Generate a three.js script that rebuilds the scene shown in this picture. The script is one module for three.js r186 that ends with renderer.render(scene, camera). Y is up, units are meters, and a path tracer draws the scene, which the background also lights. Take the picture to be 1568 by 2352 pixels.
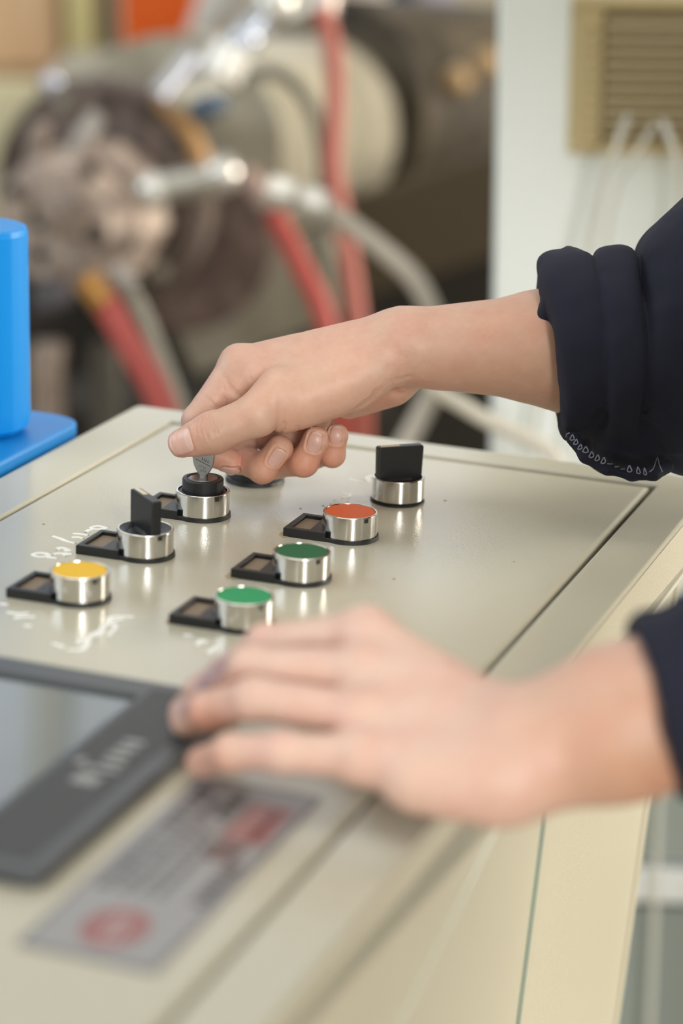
import * as THREE from 'three';
import { mergeGeometries, mergeVertices, toCreasedNormals } from 'three/addons/utils/BufferGeometryUtils.js';
import { RoundedBoxGeometry } from 'three/addons/geometries/RoundedBoxGeometry.js';
import { RectAreaLightUniformsLib } from 'three/addons/lights/RectAreaLightUniformsLib.js';
import { Sky } from 'three/addons/objects/Sky.js';

// ---------------------------------------------------------------- camera
const V3 = (x = 0, y = 0, z = 0) => new THREE.Vector3(x, y, z);
const F = 5676.78, PITCH = 0.291533, ROLL = 0.041474, EYE = 0.394387, YAW = 0.334363;   // measured from the panel's lines
const CAM = V3(0, 1.345, 0);
const scene = new THREE.Scene();
const camera = new THREE.PerspectiveCamera(2 * Math.atan(1176 / F) * 180 / Math.PI, 1568 / 2352, 0.05, 200);
camera.position.copy(CAM);
camera.rotation.x = -PITCH;
camera.focus = 1.335;
camera.userData.fStop = 3.5;
scene.add(camera);

// ---------------------------------------------------------------- sky, daylight, exposure
const renderer = new THREE.WebGLRenderer({ antialias: true });
renderer.toneMapping = THREE.LinearToneMapping;
renderer.toneMappingExposure = 0.82;
renderer.shadowMap.enabled = true;
RectAreaLightUniformsLib.init();
scene.background = new THREE.Color(0.75, 0.85, 1.0);        // overcast sky outside the workshop's windows
function areaLight(name, [x, y, z], target, w, h, color, intensity) {
  const l = new THREE.RectAreaLight(new THREE.Color(...color), intensity, w, h);
  l.name = name; l.position.set(x, y, z); l.lookAt(V3(...target)); scene.add(l); return l;
}
const ROOM = { x0: -5.5, x1: 4.6, z0: -8.2, z1: 4.6, h: 5.2 };
// daylight of each window, just inside its glass
areaLight('window_daylight', [1.42, 2.25, 4.5], [1.42, 2.25, 0], 0.75, 3.6, [1, 0.99, 0.97], 41);
areaLight('window_daylight', [4.5, 2.0, -3.15], [0, 2.0, -3.15], 2.2, 2.0, [1, 0.92, 0.79], 26);
areaLight('window_daylight', [-5.4, 3.95, -1.2], [0, 3.95, -1.2], 4.4, 1.9, [0.74, 0.87, 1], 7);
areaLight('window_daylight', [-1.7, 3.3, -8.1], [-1.7, 3.3, 0], 6.4, 3.0, [1, 0.97, 0.9], 0.62);
areaLight('fill_lamp_light', [-0.6, 5.08, -1.0], [-0.6, 0, -1.0], 3.4, 2.6, [0.98, 1, 0.98], 0.75);  // overhead fill light, added with the unseen ceiling lamps
areaLight('fill_lamp_light', [-0.6, 5.08, -5.4], [-0.6, 0, -5.4], 3.4, 2.6, [0.98, 1, 0.98], 0.9);

// ---------------------------------------------------------------- helpers
let seed = 12345;
const rnd = () => { seed = (seed * 1664525 + 1013904223) >>> 0; return seed / 4294967296; };
const used = {};
const numbered = (n) => { used[n] = (used[n] ?? -1) + 1; return used[n] ? `${n}_${String(used[n]).padStart(3, '0')}` : n; };
const shade = (o) => { o.traverse((m) => { if (m.isMesh) { m.castShadow = true; m.receiveShadow = true; } }); return o; };
function tag(o, label, category, group) {
  o.userData = { label, category }; if (group) o.userData.group = group; return o;
}
function thing(name, label, category, p = V3(), q, group) {
  const o = new THREE.Group(); o.name = numbered(name); o.position.copy(p); if (q) o.quaternion.copy(q);
  scene.add(o); return tag(o, label, category, group);
}
function part(name, geo, mat, parent, label) {
  const m = new THREE.Mesh(Array.isArray(geo) ? merge(geo) : geo, mat);
  m.name = name; m.castShadow = m.receiveShadow = true; parent.add(m);
  if (label) m.userData.label = label; return m;
}
function struct(name, geo, mat) { const m = part(numbered(name), geo, mat, scene); m.userData.kind = 'structure'; return m; }
function merge(list) {
  const out = list.map((g) => { const n = g.index ? g.toNonIndexed() : g; if (!n.attributes.uv) n.setAttribute('uv', new THREE.BufferAttribute(new Float32Array(n.attributes.position.count * 2), 2)); for (const k of Object.keys(n.attributes)) if (!['position', 'normal', 'uv'].includes(k)) n.deleteAttribute(k); return n; });
  return mergeGeometries(out);
}
// a pixel of the photograph at a depth, as a point of the workshop
const AX = { r: V3(1, 0, 0), u: V3(0, Math.cos(PITCH), -Math.sin(PITCH)), f: V3(0, -Math.sin(PITCH), -Math.cos(PITCH)) };
const at = (x, y, z) => CAM.clone().addScaledVector(AX.r, (x - 784) / F * z).addScaledVector(AX.u, (1176 - y) / F * z).addScaledVector(AX.f, z);
const toPx = (p) => { const d = p.clone().sub(CAM), z = d.dot(AX.f); return [784 + F * d.dot(AX.r) / z, 1176 - F * d.dot(AX.u) / z, z]; };
// the desk panel's own frame: x = v (towards the operator), y = up, z = -u (away from the camera)
const cr = Math.cos(ROLL), sr = Math.sin(ROLL);
const rF = AX.r.clone().multiplyScalar(cr).addScaledVector(AX.u, sr), uF = AX.r.clone().multiplyScalar(-sr).addScaledVector(AX.u, cr);
const Bf = new THREE.Matrix4().makeBasis(rF, uF, AX.f.clone().negate()), Bw = new THREE.Matrix4().makeBasis(AX.r, AX.u, AX.f.clone().negate());
const MW = Bw.clone().multiply(Bf.clone().transpose());
const PB = new THREE.Matrix4().makeBasis(V3(Math.cos(YAW), 0, Math.sin(YAW)), V3(0, 1, 0), V3(-Math.sin(YAW), 0, Math.cos(YAW)));
const PM = MW.clone().multiply(PB);
PM.setPosition(CAM.clone().add(V3(0, -EYE, 0).applyMatrix4(MW)));
const PQ = new THREE.Quaternion().setFromRotationMatrix(PM);
const PMI = PM.clone().invert();
const pan = (v, u, h = 0) => V3(v, h, -u).applyMatrix4(PM);                 // panel coordinates -> world
function onPanel(x, y, h = 0) {                                              // pixel -> [v, u] on the panel at height h
  const a = CAM.clone().applyMatrix4(PMI), b = at(x, y, 1).applyMatrix4(PMI), t = (h - a.y) / (b.y - a.y);
  return [a.x + (b.x - a.x) * t, -(a.z + (b.z - a.z) * t)];
}

// ---------------------------------------------------------------- textures (tileable noise)
function tileNoise(n, cells, s) {
  const g = new Float32Array(cells * cells); let q = s; for (let i = 0; i < g.length; i++) { q = (q * 1664525 + 1013904223) >>> 0; g[i] = q / 4294967296; }
  const out = new Float32Array(n * n), sm = (t) => t * t * (3 - 2 * t);
  for (let y = 0; y < n; y++) for (let x = 0; x < n; x++) {
    const fx = x / n * cells, fy = y / n * cells, i = Math.floor(fx), j = Math.floor(fy), a = sm(fx - i), b = sm(fy - j), i1 = (i + 1) % cells, j1 = (j + 1) % cells;
    out[y * n + x] = (g[j * cells + i] * (1 - a) + g[j * cells + i1] * a) * (1 - b) + (g[j1 * cells + i] * (1 - a) + g[j1 * cells + i1] * a) * b;
  }
  return out;
}
function noiseTex(n, layers, map, srgb) {                                    // layers: [cells, weight]
  const acc = new Float32Array(n * n); let w = 0;
  layers.forEach(([c, k], i) => { const t = tileNoise(n, c, 77 + i * 131 + c); for (let p = 0; p < acc.length; p++) acc[p] += t[p] * k; w += k; });
  const d = new Uint8Array(n * n * 4);
  for (let p = 0; p < acc.length; p++) { const c = map(acc[p] / w, p % n, Math.floor(p / n)); for (let k = 0; k < 3; k++) d[p * 4 + k] = Math.max(0, Math.min(255, (Array.isArray(c) ? c[k] : c) * 255)); d[p * 4 + 3] = 255; }
  const t = new THREE.DataTexture(d, n, n); t.wrapS = t.wrapT = THREE.RepeatWrapping; t.magFilter = THREE.LinearFilter; t.minFilter = THREE.LinearMipmapLinearFilter; t.generateMipmaps = true;
  if (srgb) t.colorSpace = THREE.SRGBColorSpace; t.needsUpdate = true; return t;
}
const rep = (t, metres) => { const c = t.clone(); c.repeat.set(1 / metres, 1 / metres); c.needsUpdate = true; return c; };
const orangePeel = noiseTex(512, [[128, 1], [64, 0.9], [200, 0.5]], (v) => Math.min(1, Math.max(0, (v - 0.5) * 2.2 + 0.5)));
const mottle = noiseTex(256, [[5, 1], [13, 0.7], [40, 0.5]], (v) => v);
const tint = (t, a, b) => t;                                                 // (kept simple: colour stays with the material)
const std = (color, roughness, metalness = 0, extra = {}) => new THREE.MeshStandardMaterial({ color: new THREE.Color(color), roughness, metalness, ...extra });
const phys = (color, roughness, metalness = 0, extra = {}) => new THREE.MeshPhysicalMaterial({ color: new THREE.Color(color), roughness, metalness, ...extra });
const colourTex = (layers, a, b, n = 256) => { const A = new THREE.Color(a), B = new THREE.Color(b); A.convertLinearToSRGB(); B.convertLinearToSRGB(); return noiseTex(n, layers, (v) => { const t = Math.min(1, Math.max(0, (v - 0.5) * 2 + 0.5)); return [A.r + (B.r - A.r) * t, A.g + (B.g - A.g) * t, A.b + (B.b - A.b) * t]; }, true); };

// ---------------------------------------------------------------- small geometry helpers
const bar = (a, b, r, seg = 12, r2 = r) => {                                  // a round bar from a to b
  const d = b.clone().sub(a), g = new THREE.CylinderGeometry(r2, r, d.length(), seg);
  g.applyQuaternion(new THREE.Quaternion().setFromUnitVectors(V3(0, 1, 0), d.normalize())); const m = a.clone().add(b).multiplyScalar(0.5); g.translate(m.x, m.y, m.z); return g;
};
const tube = (pts, r, seg = 60, rad = 12) => new THREE.TubeGeometry(new THREE.CatmullRomCurve3(pts), seg, r, rad, false);
const rbox = (w, h, d, r, x = 0, y = 0, z = 0) => { const g = new RoundedBoxGeometry(w, h, d, 3, Math.min(r, w / 2.01, h / 2.01, d / 2.01)); g.translate(x, y, z); return g; };
const lathe = (pts, seg = 64, crease = 0.22) => { const g = new THREE.LatheGeometry(pts.map(([r, y]) => new THREE.Vector2(r, y)), seg); return toCreasedNormals(g, crease); };
const orient = (g, from, to) => g.applyQuaternion(new THREE.Quaternion().setFromUnitVectors(from, to.clone().normalize()));
// ---------------------------------------------------------------- the workshop hall
{
  const { x0, x1, z0, z1, h } = ROOM, T = 0.2;
  const concrete = std('#ffffff', 0.75, 0, { map: rep(colourTex([[6, 1], [17, 0.8], [60, 0.6]], '#8f897c', '#a9a395'), 2.5), bumpMap: rep(mottle, 0.6), bumpScale: 0.001 });
  const wallM = std('#ffffff', 0.9, 0, { map: rep(colourTex([[5, 1], [20, 0.6]], '#b3ab98', '#bfb8a6'), 3), bumpMap: rep(mottle, 0.4), bumpScale: 0.001 });
  const ceilM = std('#b9b7b0', 0.9);
  const box = (w, hh, d, x, y, z) => { const g = new THREE.BoxGeometry(w, hh, d); const p = g.attributes.position, n = g.attributes.normal, uv = g.attributes.uv;
    for (let i = 0; i < p.count; i++) { const X = p.getX(i), Y = p.getY(i), Z = p.getZ(i); Math.abs(n.getY(i)) > 0.5 ? uv.setXY(i, X, Z) : Math.abs(n.getX(i)) > 0.5 ? uv.setXY(i, Z, Y) : uv.setXY(i, X, Y); }
    g.translate(x, y, z); return g; };
  const cx = (x0 + x1) / 2, cz = (z0 + z1) / 2, W = x1 - x0, D = z1 - z0;
  struct('floor', box(W + 2 * T, T, D + 2 * T, cx, -T / 2, cz), concrete);
  struct('ceiling', box(W + 2 * T, T, D + 2 * T, cx, h + T / 2, cz), ceilM);
  // a wall with one window opening, from four blocks
  const holed = (along, fixed, a0, a1, w0, w1, y0, y1) => {
    const mk = (s, e, b, t) => along === 'x' ? box(e - s, t - b, T, (s + e) / 2, (b + t) / 2, fixed) : box(T, t - b, e - s, fixed, (b + t) / 2, (s + e) / 2);
    return [mk(a0, w0, 0, h), mk(w1, a1, 0, h), mk(w0, w1, 0, y0), mk(w0, w1, y1, h)];
  };
  struct('wall_back', holed('x', z0 - T / 2, x0, x1, -4.95, 1.55, 1.75, 4.85), wallM);
  struct('wall_front', holed('x', z1 + T / 2, x0, x1, 1.02, 1.82, 0.4, 4.1), wallM);
  struct('wall_right', holed('z', x1 + T / 2, z0 - T, z1 + T, -4.3, -2.0, 0.95, 3.05), wallM);
  struct('wall_left', holed('z', x0 - T / 2, z0 - T, z1 + T, -3.45, 1.05, 2.95, 4.95), wallM);
  const frameM = std('#8c918f', 0.5, 0.3), glass = phys('#ffffff', 0.02, 0, { transmission: 1, thickness: 0, ior: 1.45 });
  const win = (along, fixed, a0, a1, y0, y1, bars) => {
    const mk = (s, e, b, t, d = 0.06) => along === 'x' ? box(e - s, t - b, d, (s + e) / 2, (b + t) / 2, fixed) : box(d, t - b, e - s, fixed, (b + t) / 2, (s + e) / 2);
    const w = new THREE.Group(); w.name = numbered('window_1').replace('window_1_00', 'window_'); w.userData.kind = 'structure'; scene.add(w);
    const fr = [mk(a0, a1, y0, y0 + 0.05), mk(a0, a1, y1 - 0.05, y1), mk(a0, a0 + 0.05, y0, y1), mk(a1 - 0.05, a1, y0, y1)];
    for (let i = 1; i < bars; i++) { const c = a0 + (a1 - a0) * i / bars; fr.push(mk(c - 0.02, c + 0.02, y0, y1)); }
    part('window_frame', fr, frameM, w); part('pane', mk(a0 + 0.05, a1 - 0.05, y0 + 0.05, y1 - 0.05, 0.006), glass, w).castShadow = false;
  };
  win('x', z1 + T * 0.7, 1.02, 1.82, 0.4, 4.1, 1);
  win('z', x1 + T * 0.7, -4.3, -2.0, 0.95, 3.05, 2);
  win('z', x0 - T * 0.7, -3.45, 1.05, 2.95, 4.95, 4);
  win('x', z0 - T * 0.7, -4.95, 1.55, 1.75, 4.85, 6);
  // two flat lamps added out of view on the ceiling as soft fill
  const glow = std('#ffffff', 0.6, 0, { emissive: new THREE.Color(1, 0.98, 0.95), emissiveIntensity: 0.8 });
  for (const [z, where] of [[-1.0, 'over the control desk'], [-5.4, 'over the machine at the back']]) {
    const l = thing('fill_lamp', `wide flat white fill lamp added ${where}`, 'lamp', V3(-0.6, h, z));
    part('housing', rbox(3.5, 0.08, 2.7, 0.02, 0, -0.045, 0), frameM, l);
    part('diffuser', rbox(3.4, 0.02, 2.6, 0.005, 0, -0.095, 0), glow, l);
  }
}
// ---------------------------------------------------------------- the control desk (parts in the panel's frame)
const paint = std('#bbb6a4', 0.2, 0, { bumpMap: rep(orangePeel, 0.07), bumpScale: 0.00004 });
const paintSide = std('#cbc4ae', 0.3, 0, { bumpMap: rep(orangePeel, 0.09), bumpScale: 0.00013 });
const black = std('#1b1c1e', 0.42, 0, { bumpMap: rep(mottle, 0.01), bumpScale: 0.00002 });
const blackSoft = std('#232425', 0.55);
const chrome = std('#d6d4d0', 0.17, 1);
const steel = std('#9a9894', 0.32, 1);
const O = { v: -0.44, u: 1.0, h: -0.90 };
const desk = thing('control_console', 'cream metal control desk with coloured push buttons and a dark screen', 'control desk', pan(O.v, O.u, O.h), PQ);
const L = (v, u, h) => V3(v - O.v, h - O.h, -(u - O.u));                     // panel -> desk
function slab(v0, v1, u0, u1, h0, h1, bevel = 0.002, radius = 0, holes = []) {   // plate, bevelled round its edges
  const b = bevel, s = new THREE.Shape(), r = radius, A = v0 + b, B = v1 - b, C = -u1 + b, D = -u0 - b;   // shape in (v, -u)
  if (r > 0) { s.moveTo(A + r, C); s.lineTo(B - r, C); s.quadraticCurveTo(B, C, B, C + r); s.lineTo(B, D - r); s.quadraticCurveTo(B, D, B - r, D); s.lineTo(A + r, D); s.quadraticCurveTo(A, D, A, D - r); s.lineTo(A, C + r); s.quadraticCurveTo(A, C, A + r, C); }
  else { s.moveTo(A, C); s.lineTo(B, C); s.lineTo(B, D); s.lineTo(A, D); s.closePath(); }
  for (const [a, c, e, f] of holes) { const p = new THREE.Path(); p.moveTo(a - b, -f - b); p.lineTo(a - b, -e + b); p.lineTo(c + b, -e + b); p.lineTo(c + b, -f - b); p.closePath(); s.holes.push(p); }
  const g = new THREE.ExtrudeGeometry(s, { depth: Math.max(1e-5, h1 - h0 - 2 * b), bevelEnabled: b > 0, bevelSize: b, bevelThickness: b, bevelSegments: 8, curveSegments: 8 });
  g.translate(0, 0, h0 + b); g.rotateX(Math.PI / 2); g.scale(1, -1, 1);      // (v, -u, h) -> (v, h, -u)
  const ix = g.index; const p = g.attributes.position, n = g.attributes.normal, uv = g.attributes.uv;
  for (let i = 0; i < p.count; i += 3) for (const at_ of ['position', 'normal', 'uv']) { const q = g.attributes[at_], k = q.itemSize; for (let c = 0; c < k; c++) { const t = q.array[(i + 1) * k + c]; q.array[(i + 1) * k + c] = q.array[(i + 2) * k + c]; q.array[(i + 2) * k + c] = t; } }
  g.computeVertexNormals(); const gg = g;
  gg.translate(-O.v, -O.h, O.u); return gg;
}
{
  // lid and the frame round it
  const FR = { v0: -0.629, v1: -0.254, u0: 0.50, u1: 1.404 }, LD = { v0: -0.5922, v1: -0.2868, u0: 0.53, u1: 1.3735 };
  part('lid', slab(LD.v0, LD.v1, LD.u0, LD.u1, -0.03, 0, 0.0034), paint, desk);
  part('frame', slab(FR.v0, FR.v1, FR.u0, FR.u1, -0.034, 0.0004, 0.0018, 0.004, [[LD.v0 - 0.0008, LD.v1 + 0.0028, LD.u0 - 0.0028, LD.u1 + 0.0028]]), paint, desk);
  part('gap_liner', slab(LD.v0 - 0.004, LD.v1 + 0.004, LD.u0 - 0.004, LD.u1 + 0.004, -0.04, -0.012, 0), blackSoft, desk);
  // body under the frame; the operator's side leans in a little
  const lean = 0.055, hb = -0.885, ht = -0.034;
  const prism = (a, u0, u1, out = 0) => {                                    // operator-side plate of the body, its face at v = a at the top
    const P = (v, u, h) => L(v, u, h), q = [], f = (v, u, h) => q.push(P(v, u, h));
    const va = (h) => a + out + lean * (h - ht), g = new THREE.BoxGeometry(1, 1, 1); const p = g.attributes.position, uv = g.attributes.uv, n = g.attributes.normal;
    for (let i = 0; i < p.count; i++) { const top = p.getY(i) > 0, face = p.getX(i) > 0, far = p.getZ(i) < 0; const h = top ? ht : hb, v = face ? va(h) : va(h) - 0.02, u = far ? u1 : u0; const w = P(v, u, h); p.setXYZ(i, w.x, w.y, w.z); uv.setXY(i, u, h); }
    g.computeVertexNormals(); return g;
  };
  const bodyG = new THREE.BoxGeometry(1, 1, 1); { const p = bodyG.attributes.position; for (let i = 0; i < p.count; i++) { const top = p.getY(i) > 0, face = p.getX(i) > 0, far = p.getZ(i) < 0, h = top ? ht : hb; const w = L(face ? -0.29 + lean * (h - ht) : -0.61, far ? 1.385 : 0.53, h); p.setXYZ(i, w.x, w.y, w.z); } bodyG.computeVertexNormals(); }
  part('body', bodyG, paintSide, desk);
  part('side_panel', [prism(-0.2686, 1.103, 1.386), prism(-0.2686, 1.388, 1.40, 0.0015)], paintSide, desk);
  const door = part('door', prism(-0.2686, 0.535, 1.1, 0.002), paintSide, desk);
  const edge = part('door_seal', prism(-0.2686, 1.0985, 1.1012, 0.0035), std('#8f9c8e', 0.4), door);
  { // skirt plate under the frame's edge, deeper towards the front, with a folded lip
    const s = new THREE.Shape(); s.moveTo(-1.404, -0.002); s.lineTo(-0.5, -0.002); s.lineTo(-0.5, -0.150); s.lineTo(-0.95, -0.036); s.lineTo(-1.404, -0.032); s.closePath();
    const g = new THREE.ExtrudeGeometry(s, { depth: 0.002, bevelEnabled: false }); const P = g.attributes.position, uv = g.attributes.uv; for (let i = 0; i < P.count; i++) { const w = L(-0.2555 + P.getZ(i), -P.getX(i), P.getY(i)); uv.setXY(i, P.getX(i), P.getY(i)); P.setXYZ(i, w.x, w.y, w.z); } { const a = P.array; for (let i = 0; i < P.count; i += 3) for (let k = 0; k < 3; k++) { const t = a[(i + 1) * 3 + k]; a[(i + 1) * 3 + k] = a[(i + 2) * 3 + k]; a[(i + 2) * 3 + k] = t; } } g.computeVertexNormals();
    const sk = part('skirt', g, paintSide, desk); part('lip', [bar(L(-0.2532, 1.404, -0.0322), L(-0.2532, 0.95, -0.0362), 0.0014, 10), bar(L(-0.2532, 0.95, -0.0362), L(-0.2532, 0.5, -0.1502), 0.0016, 10)], std('#cfcfc0', 0.3), sk);
  }
  part('plinth', slab(-0.60, -0.33, 0.56, 1.38, -0.94, -0.884, 0.002), blackSoft, desk);
}
// ---- push buttons, selectors, key switch
const legendPaper = std('#a89a8a', 0.6, 0, { map: rep(colourTex([[7, 1], [20, 0.7]], '#a3968a', '#d8d0c4'), 0.02) });
function legendPlate(parent, tail = true) {                                   // label holder: ring flange and the raised label frame (millimetres in, metres out)
  const g = [];
  const flange = new THREE.CylinderGeometry(0.0156, 0.0158, 0.0022, 56); flange.translate(0, 0.0011, 0); g.push(flange);
  if (tail) {
    const s = new THREE.Shape(); s.moveTo(-32, -15); s.lineTo(-9, -14.6); s.quadraticCurveTo(-14.5, 0, -9, 14.6); s.lineTo(-32, 15); s.closePath();
    const hole = new THREE.Path(); hole.moveTo(-29.9, -12.2); hole.lineTo(-29.9, 12.2); hole.lineTo(-19.0, 12.2); hole.lineTo(-18.0, -12.2); hole.closePath(); s.holes.push(hole);
    const e = new THREE.ExtrudeGeometry(s, { depth: 4.2, bevelEnabled: true, bevelSize: 0.35, bevelThickness: 0.4, bevelSegments: 2, curveSegments: 12 });
    e.rotateX(-Math.PI / 2); e.translate(0, 0.4, 0); e.scale(0.001, 0.001, 0.001); g.push(e);
    const fl = rbox(0.022, 0.0022, 0.0295, 0.0006, -0.011, 0.0011, 0); g.push(fl);
    part('label_paper', rbox(0.0126, 0.0006, 0.0252, 0.0002, -0.0243, 0.0028, 0), legendPaper, parent);
  }
  return part('label_holder', g, black, parent);
}
const ringGeo = lathe([[0.0133, 0.0022], [0.0147, 0.0022], [0.0148, 0.0023], [0.0148, 0.0141], [0.01472, 0.0144], [0.0145, 0.01462], [0.0142, 0.0147], [0.0138, 0.0147], [0.01355, 0.0146], [0.01345, 0.0143], [0.01345, 0.0118]], 128);
const notchGeo = new THREE.CylinderGeometry(0.01486, 0.01486, 0.0022, 8, 1, true, -0.085, 0.17); notchGeo.translate(0, 0.0128, 0);
function control(name, v, u, label) {
  const b = new THREE.Group(); b.name = name; b.position.copy(L(v, u, 0)); desk.add(b); b.userData.label = label; return b;
}
function capGeo(dish) { return lathe([[0, 0.01455 - dish], [0.005, 0.01455 - dish * 0.92], [0.009, 0.01455 - dish * 0.5], [0.0118, 0.01455], [0.0131, 0.0145], [0.01335, 0.0142], [0.0134, 0.011]], 64); }
function pushButton(v, u, colour, label, dish) {
  const b = control('push_button', v, u, label);
  legendPlate(b); part('ring', ringGeo, chrome, b); const nt = part('notch', notchGeo, blackSoft, b); nt.rotation.y = YAW + 0.62;
  part('cap', capGeo(dish), phys(colour, 0.5, 0, { specularIntensity: 0.5 }), b); return b;
}
pushButton(-0.4967, 1.0437, '#e3b413', 'yellow push button', 0.0008);
pushButton(-0.4100, 1.0437, '#0e8d54', 'light green push button nearest the front', 0.0009);
pushButton(-0.4100, 1.1218, '#0b5a37', 'dark green push button', 0.0005);
pushButton(-0.4117, 1.1997, '#c8592c', 'orange push button', 0.0003);
const white = std('#d8cdb8', 0.6);
function selector(v, u, turn, label, tail) {
  const b = control('selector_switch', v, u, label);
  if (tail) legendPlate(b, true); else part('seat_ring', lathe([[0.0135, 0], [0.0154, 0], [0.0154, 0.001], [0.0135, 0.0012]], 64), blackSoft, b);
  part('ring', ringGeo, chrome, b); if (tail) { const nt = part('notch', notchGeo, blackSoft, b); nt.rotation.y = YAW + 0.62; }
  const k = new THREE.Group(); k.name = 'knob'; k.rotation.y = turn; b.add(k);
  const dish = lathe([[0, 0.0125], [0.009, 0.0128], [0.0124, 0.0141], [0.0132, 0.0144], [0.0134, 0.011]], 56);
  const s = new THREE.Shape(); s.moveTo(-0.0126, 0.0125); s.lineTo(0.0126, 0.0125); s.lineTo(0.0131, 0.031); s.quadraticCurveTo(0.0131, 0.0318, 0.0122, 0.0318); s.lineTo(-0.0122, 0.0318); s.quadraticCurveTo(-0.0131, 0.0318, -0.0131, 0.031); s.closePath();
  const e = new THREE.ExtrudeGeometry(s, { depth: 0.0042, bevelEnabled: true, bevelSize: 0.0006, bevelThickness: 0.0007, bevelSegments: 3 }); e.translate(0, 0, -0.0021);
  const fill = new THREE.CylinderGeometry(0.0035, 0.009, 0.004, 4, 1); fill.rotateY(Math.PI / 4); fill.scale(1.35, 1, 0.62); fill.translate(0, 0.0143, 0);
  const kn = part('handle', [dish, e, fill], black, k); 
  part('pointer_mark', rbox(0.0118, 0.0005, 0.0026, 0.0002, -0.0062, 0.0325, 0), white, k); return b;
}
selector(-0.4967, 1.1218, -Math.PI / 4 + 0.06, 'black selector switch with the label holder', true);
selector(-0.4107, 1.2774, 0.73, 'black selector switch nearest the far edge', false);
{ // key switch
  const b = control('key_switch', -0.4978, 1.2005, 'black key switch with a metal face');
  legendPlate(b); part('ring', ringGeo, chrome, b); const nt = part('notch', notchGeo, blackSoft, b); nt.rotation.y = YAW + 0.62;
  part('collar', lathe([[0.0104, 0.0138], [0.0118, 0.0142], [0.0130, 0.0140], [0.0134, 0.011]], 56), black, b);
  part('barrel', lathe([[0.0086, 0.0212], [0.0089, 0.0216], [0.0109, 0.0214], [0.0113, 0.0208], [0.0113, 0.012]], 64), black, b);
  const face = part('lock_face', lathe([[0, 0.0213], [0.0076, 0.0213], [0.0081, 0.0216], [0.0084, 0.0213], [0.0085, 0.020]], 56), steel, b);
  part('keyhole', rbox(0.0042, 0.0003, 0.0016, 0.0001, -0.0002, 0.0214, 0), blackSoft, face).rotation.y = YAW - 0.35;
}
{ // low black knob half hidden behind the hand
  const b = control('rotary_knob', -0.4978, 1.2785, 'low black rotary knob behind the hand');
  part('skirt', lathe([[0.0001, 0.003], [0.0150, 0.003], [0.0168, 0.0024], [0.0172, 0]], 64), black, b);
  part('grip', lathe([[0.0001, 0.0125], [0.0138, 0.0125], [0.0150, 0.0115], [0.0154, 0.003]], 48), black, b);
}
{ // touch screen set into the lid
  const s = new THREE.Group(); s.name = 'touch_screen'; desk.add(s); s.userData.label = 'dark grey screen in a black bezel';
  const v0 = -0.520, v1 = -0.3665, u0 = 0.7385, u1 = 0.9395;
  part('bezel', slab(v0, v1, u0, u1, 0, 0.0065, 0.0025, 0.006, [[v0 + 0.017, v1 - 0.044, u0 + 0.022, u1 - 0.0195]]), std('#45484b', 0.42), s);
  part('bezel_inlay', slab(v1 - 0.040, v1 - 0.009, u0 + 0.01, u1 - 0.01, 0.006, 0.0067, 0.0002), std('#2c2c2e', 0.5), s);
  part('glass', slab(v0 + 0.014, v1 - 0.041, u0 + 0.019, u1 - 0.0165, 0.001, 0.0042, 0), phys('#5c6468', 0.16, 0, { clearcoat: 0.6 }), s);
  // light maker's lettering on the bezel: blurred past reading in the photograph
  const g = [], uc = [0.822, 0.833, 0.842, 0.851, 0.860, 0.869];
  const bit = (v, u, a, b2) => g.push(slab(v - a / 2, v + a / 2, u - b2 / 2, u + b2 / 2, 0.0066, 0.0069, 0));
  bit(-0.3895, 0.826, 0.011, 0.009); bit(-0.3935, 0.8375, 0.004, 0.005); bit(-0.387, 0.8385, 0.011, 0.0035); bit(-0.387, 0.846, 0.010, 0.0035); bit(-0.3885, 0.854, 0.009, 0.0045); bit(-0.3885, 0.862, 0.009, 0.0045); bit(-0.3885, 0.870, 0.009, 0.004); bit(-0.400, 0.8425, 0.004, 0.006);
  part('lettering', g, std('#8d8f8e', 0.5), s);
}
{ // brown grime gathered at the corners of three label holders
  const grime = std('#a08f72', 0.8);
  for (const [v, u, k] of [[-0.4117, 1.1997, 1], [-0.41, 1.1218, 1.15], [-0.41, 1.0437, 0.9]]) {
    const s = new THREE.Shape(), n = 22; for (let i = 0; i < n; i++) { const a = i / n * Math.PI * 2, r = (0.0034 + rnd() * 0.0012) * k, X = Math.cos(a) * r * 0.75, Y = Math.sin(a) * r * 1.7; i ? s.lineTo(X, Y) : s.moveTo(X, Y); } s.closePath();
    const g = new THREE.ExtrudeGeometry(s, { depth: 0.00012, bevelEnabled: true, bevelSize: 0.0008, bevelThickness: 0.0001, bevelSegments: 1 }); g.rotateX(-Math.PI / 2); const w = L(v - 0.0318, u - 0.009, 0.0001); g.translate(w.x, w.y, w.z); part('grime_spot', g, grime, desk);
  }
  const sp = []; for (const [x, y] of [[742, 1162], [100, 1204], [1022, 1150], [560, 1300], [1180, 1290], [690, 1168], [905, 1330]]) { const [v, u] = onPanel(x, y), w = L(v, u, 0.0001), g = new THREE.SphereGeometry(0.0006 + rnd() * 0.0004, 8, 6); g.scale(1, 0.3, 1); g.translate(w.x, w.y, w.z); part('paint_chip', g, grime, desk); }
}
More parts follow.
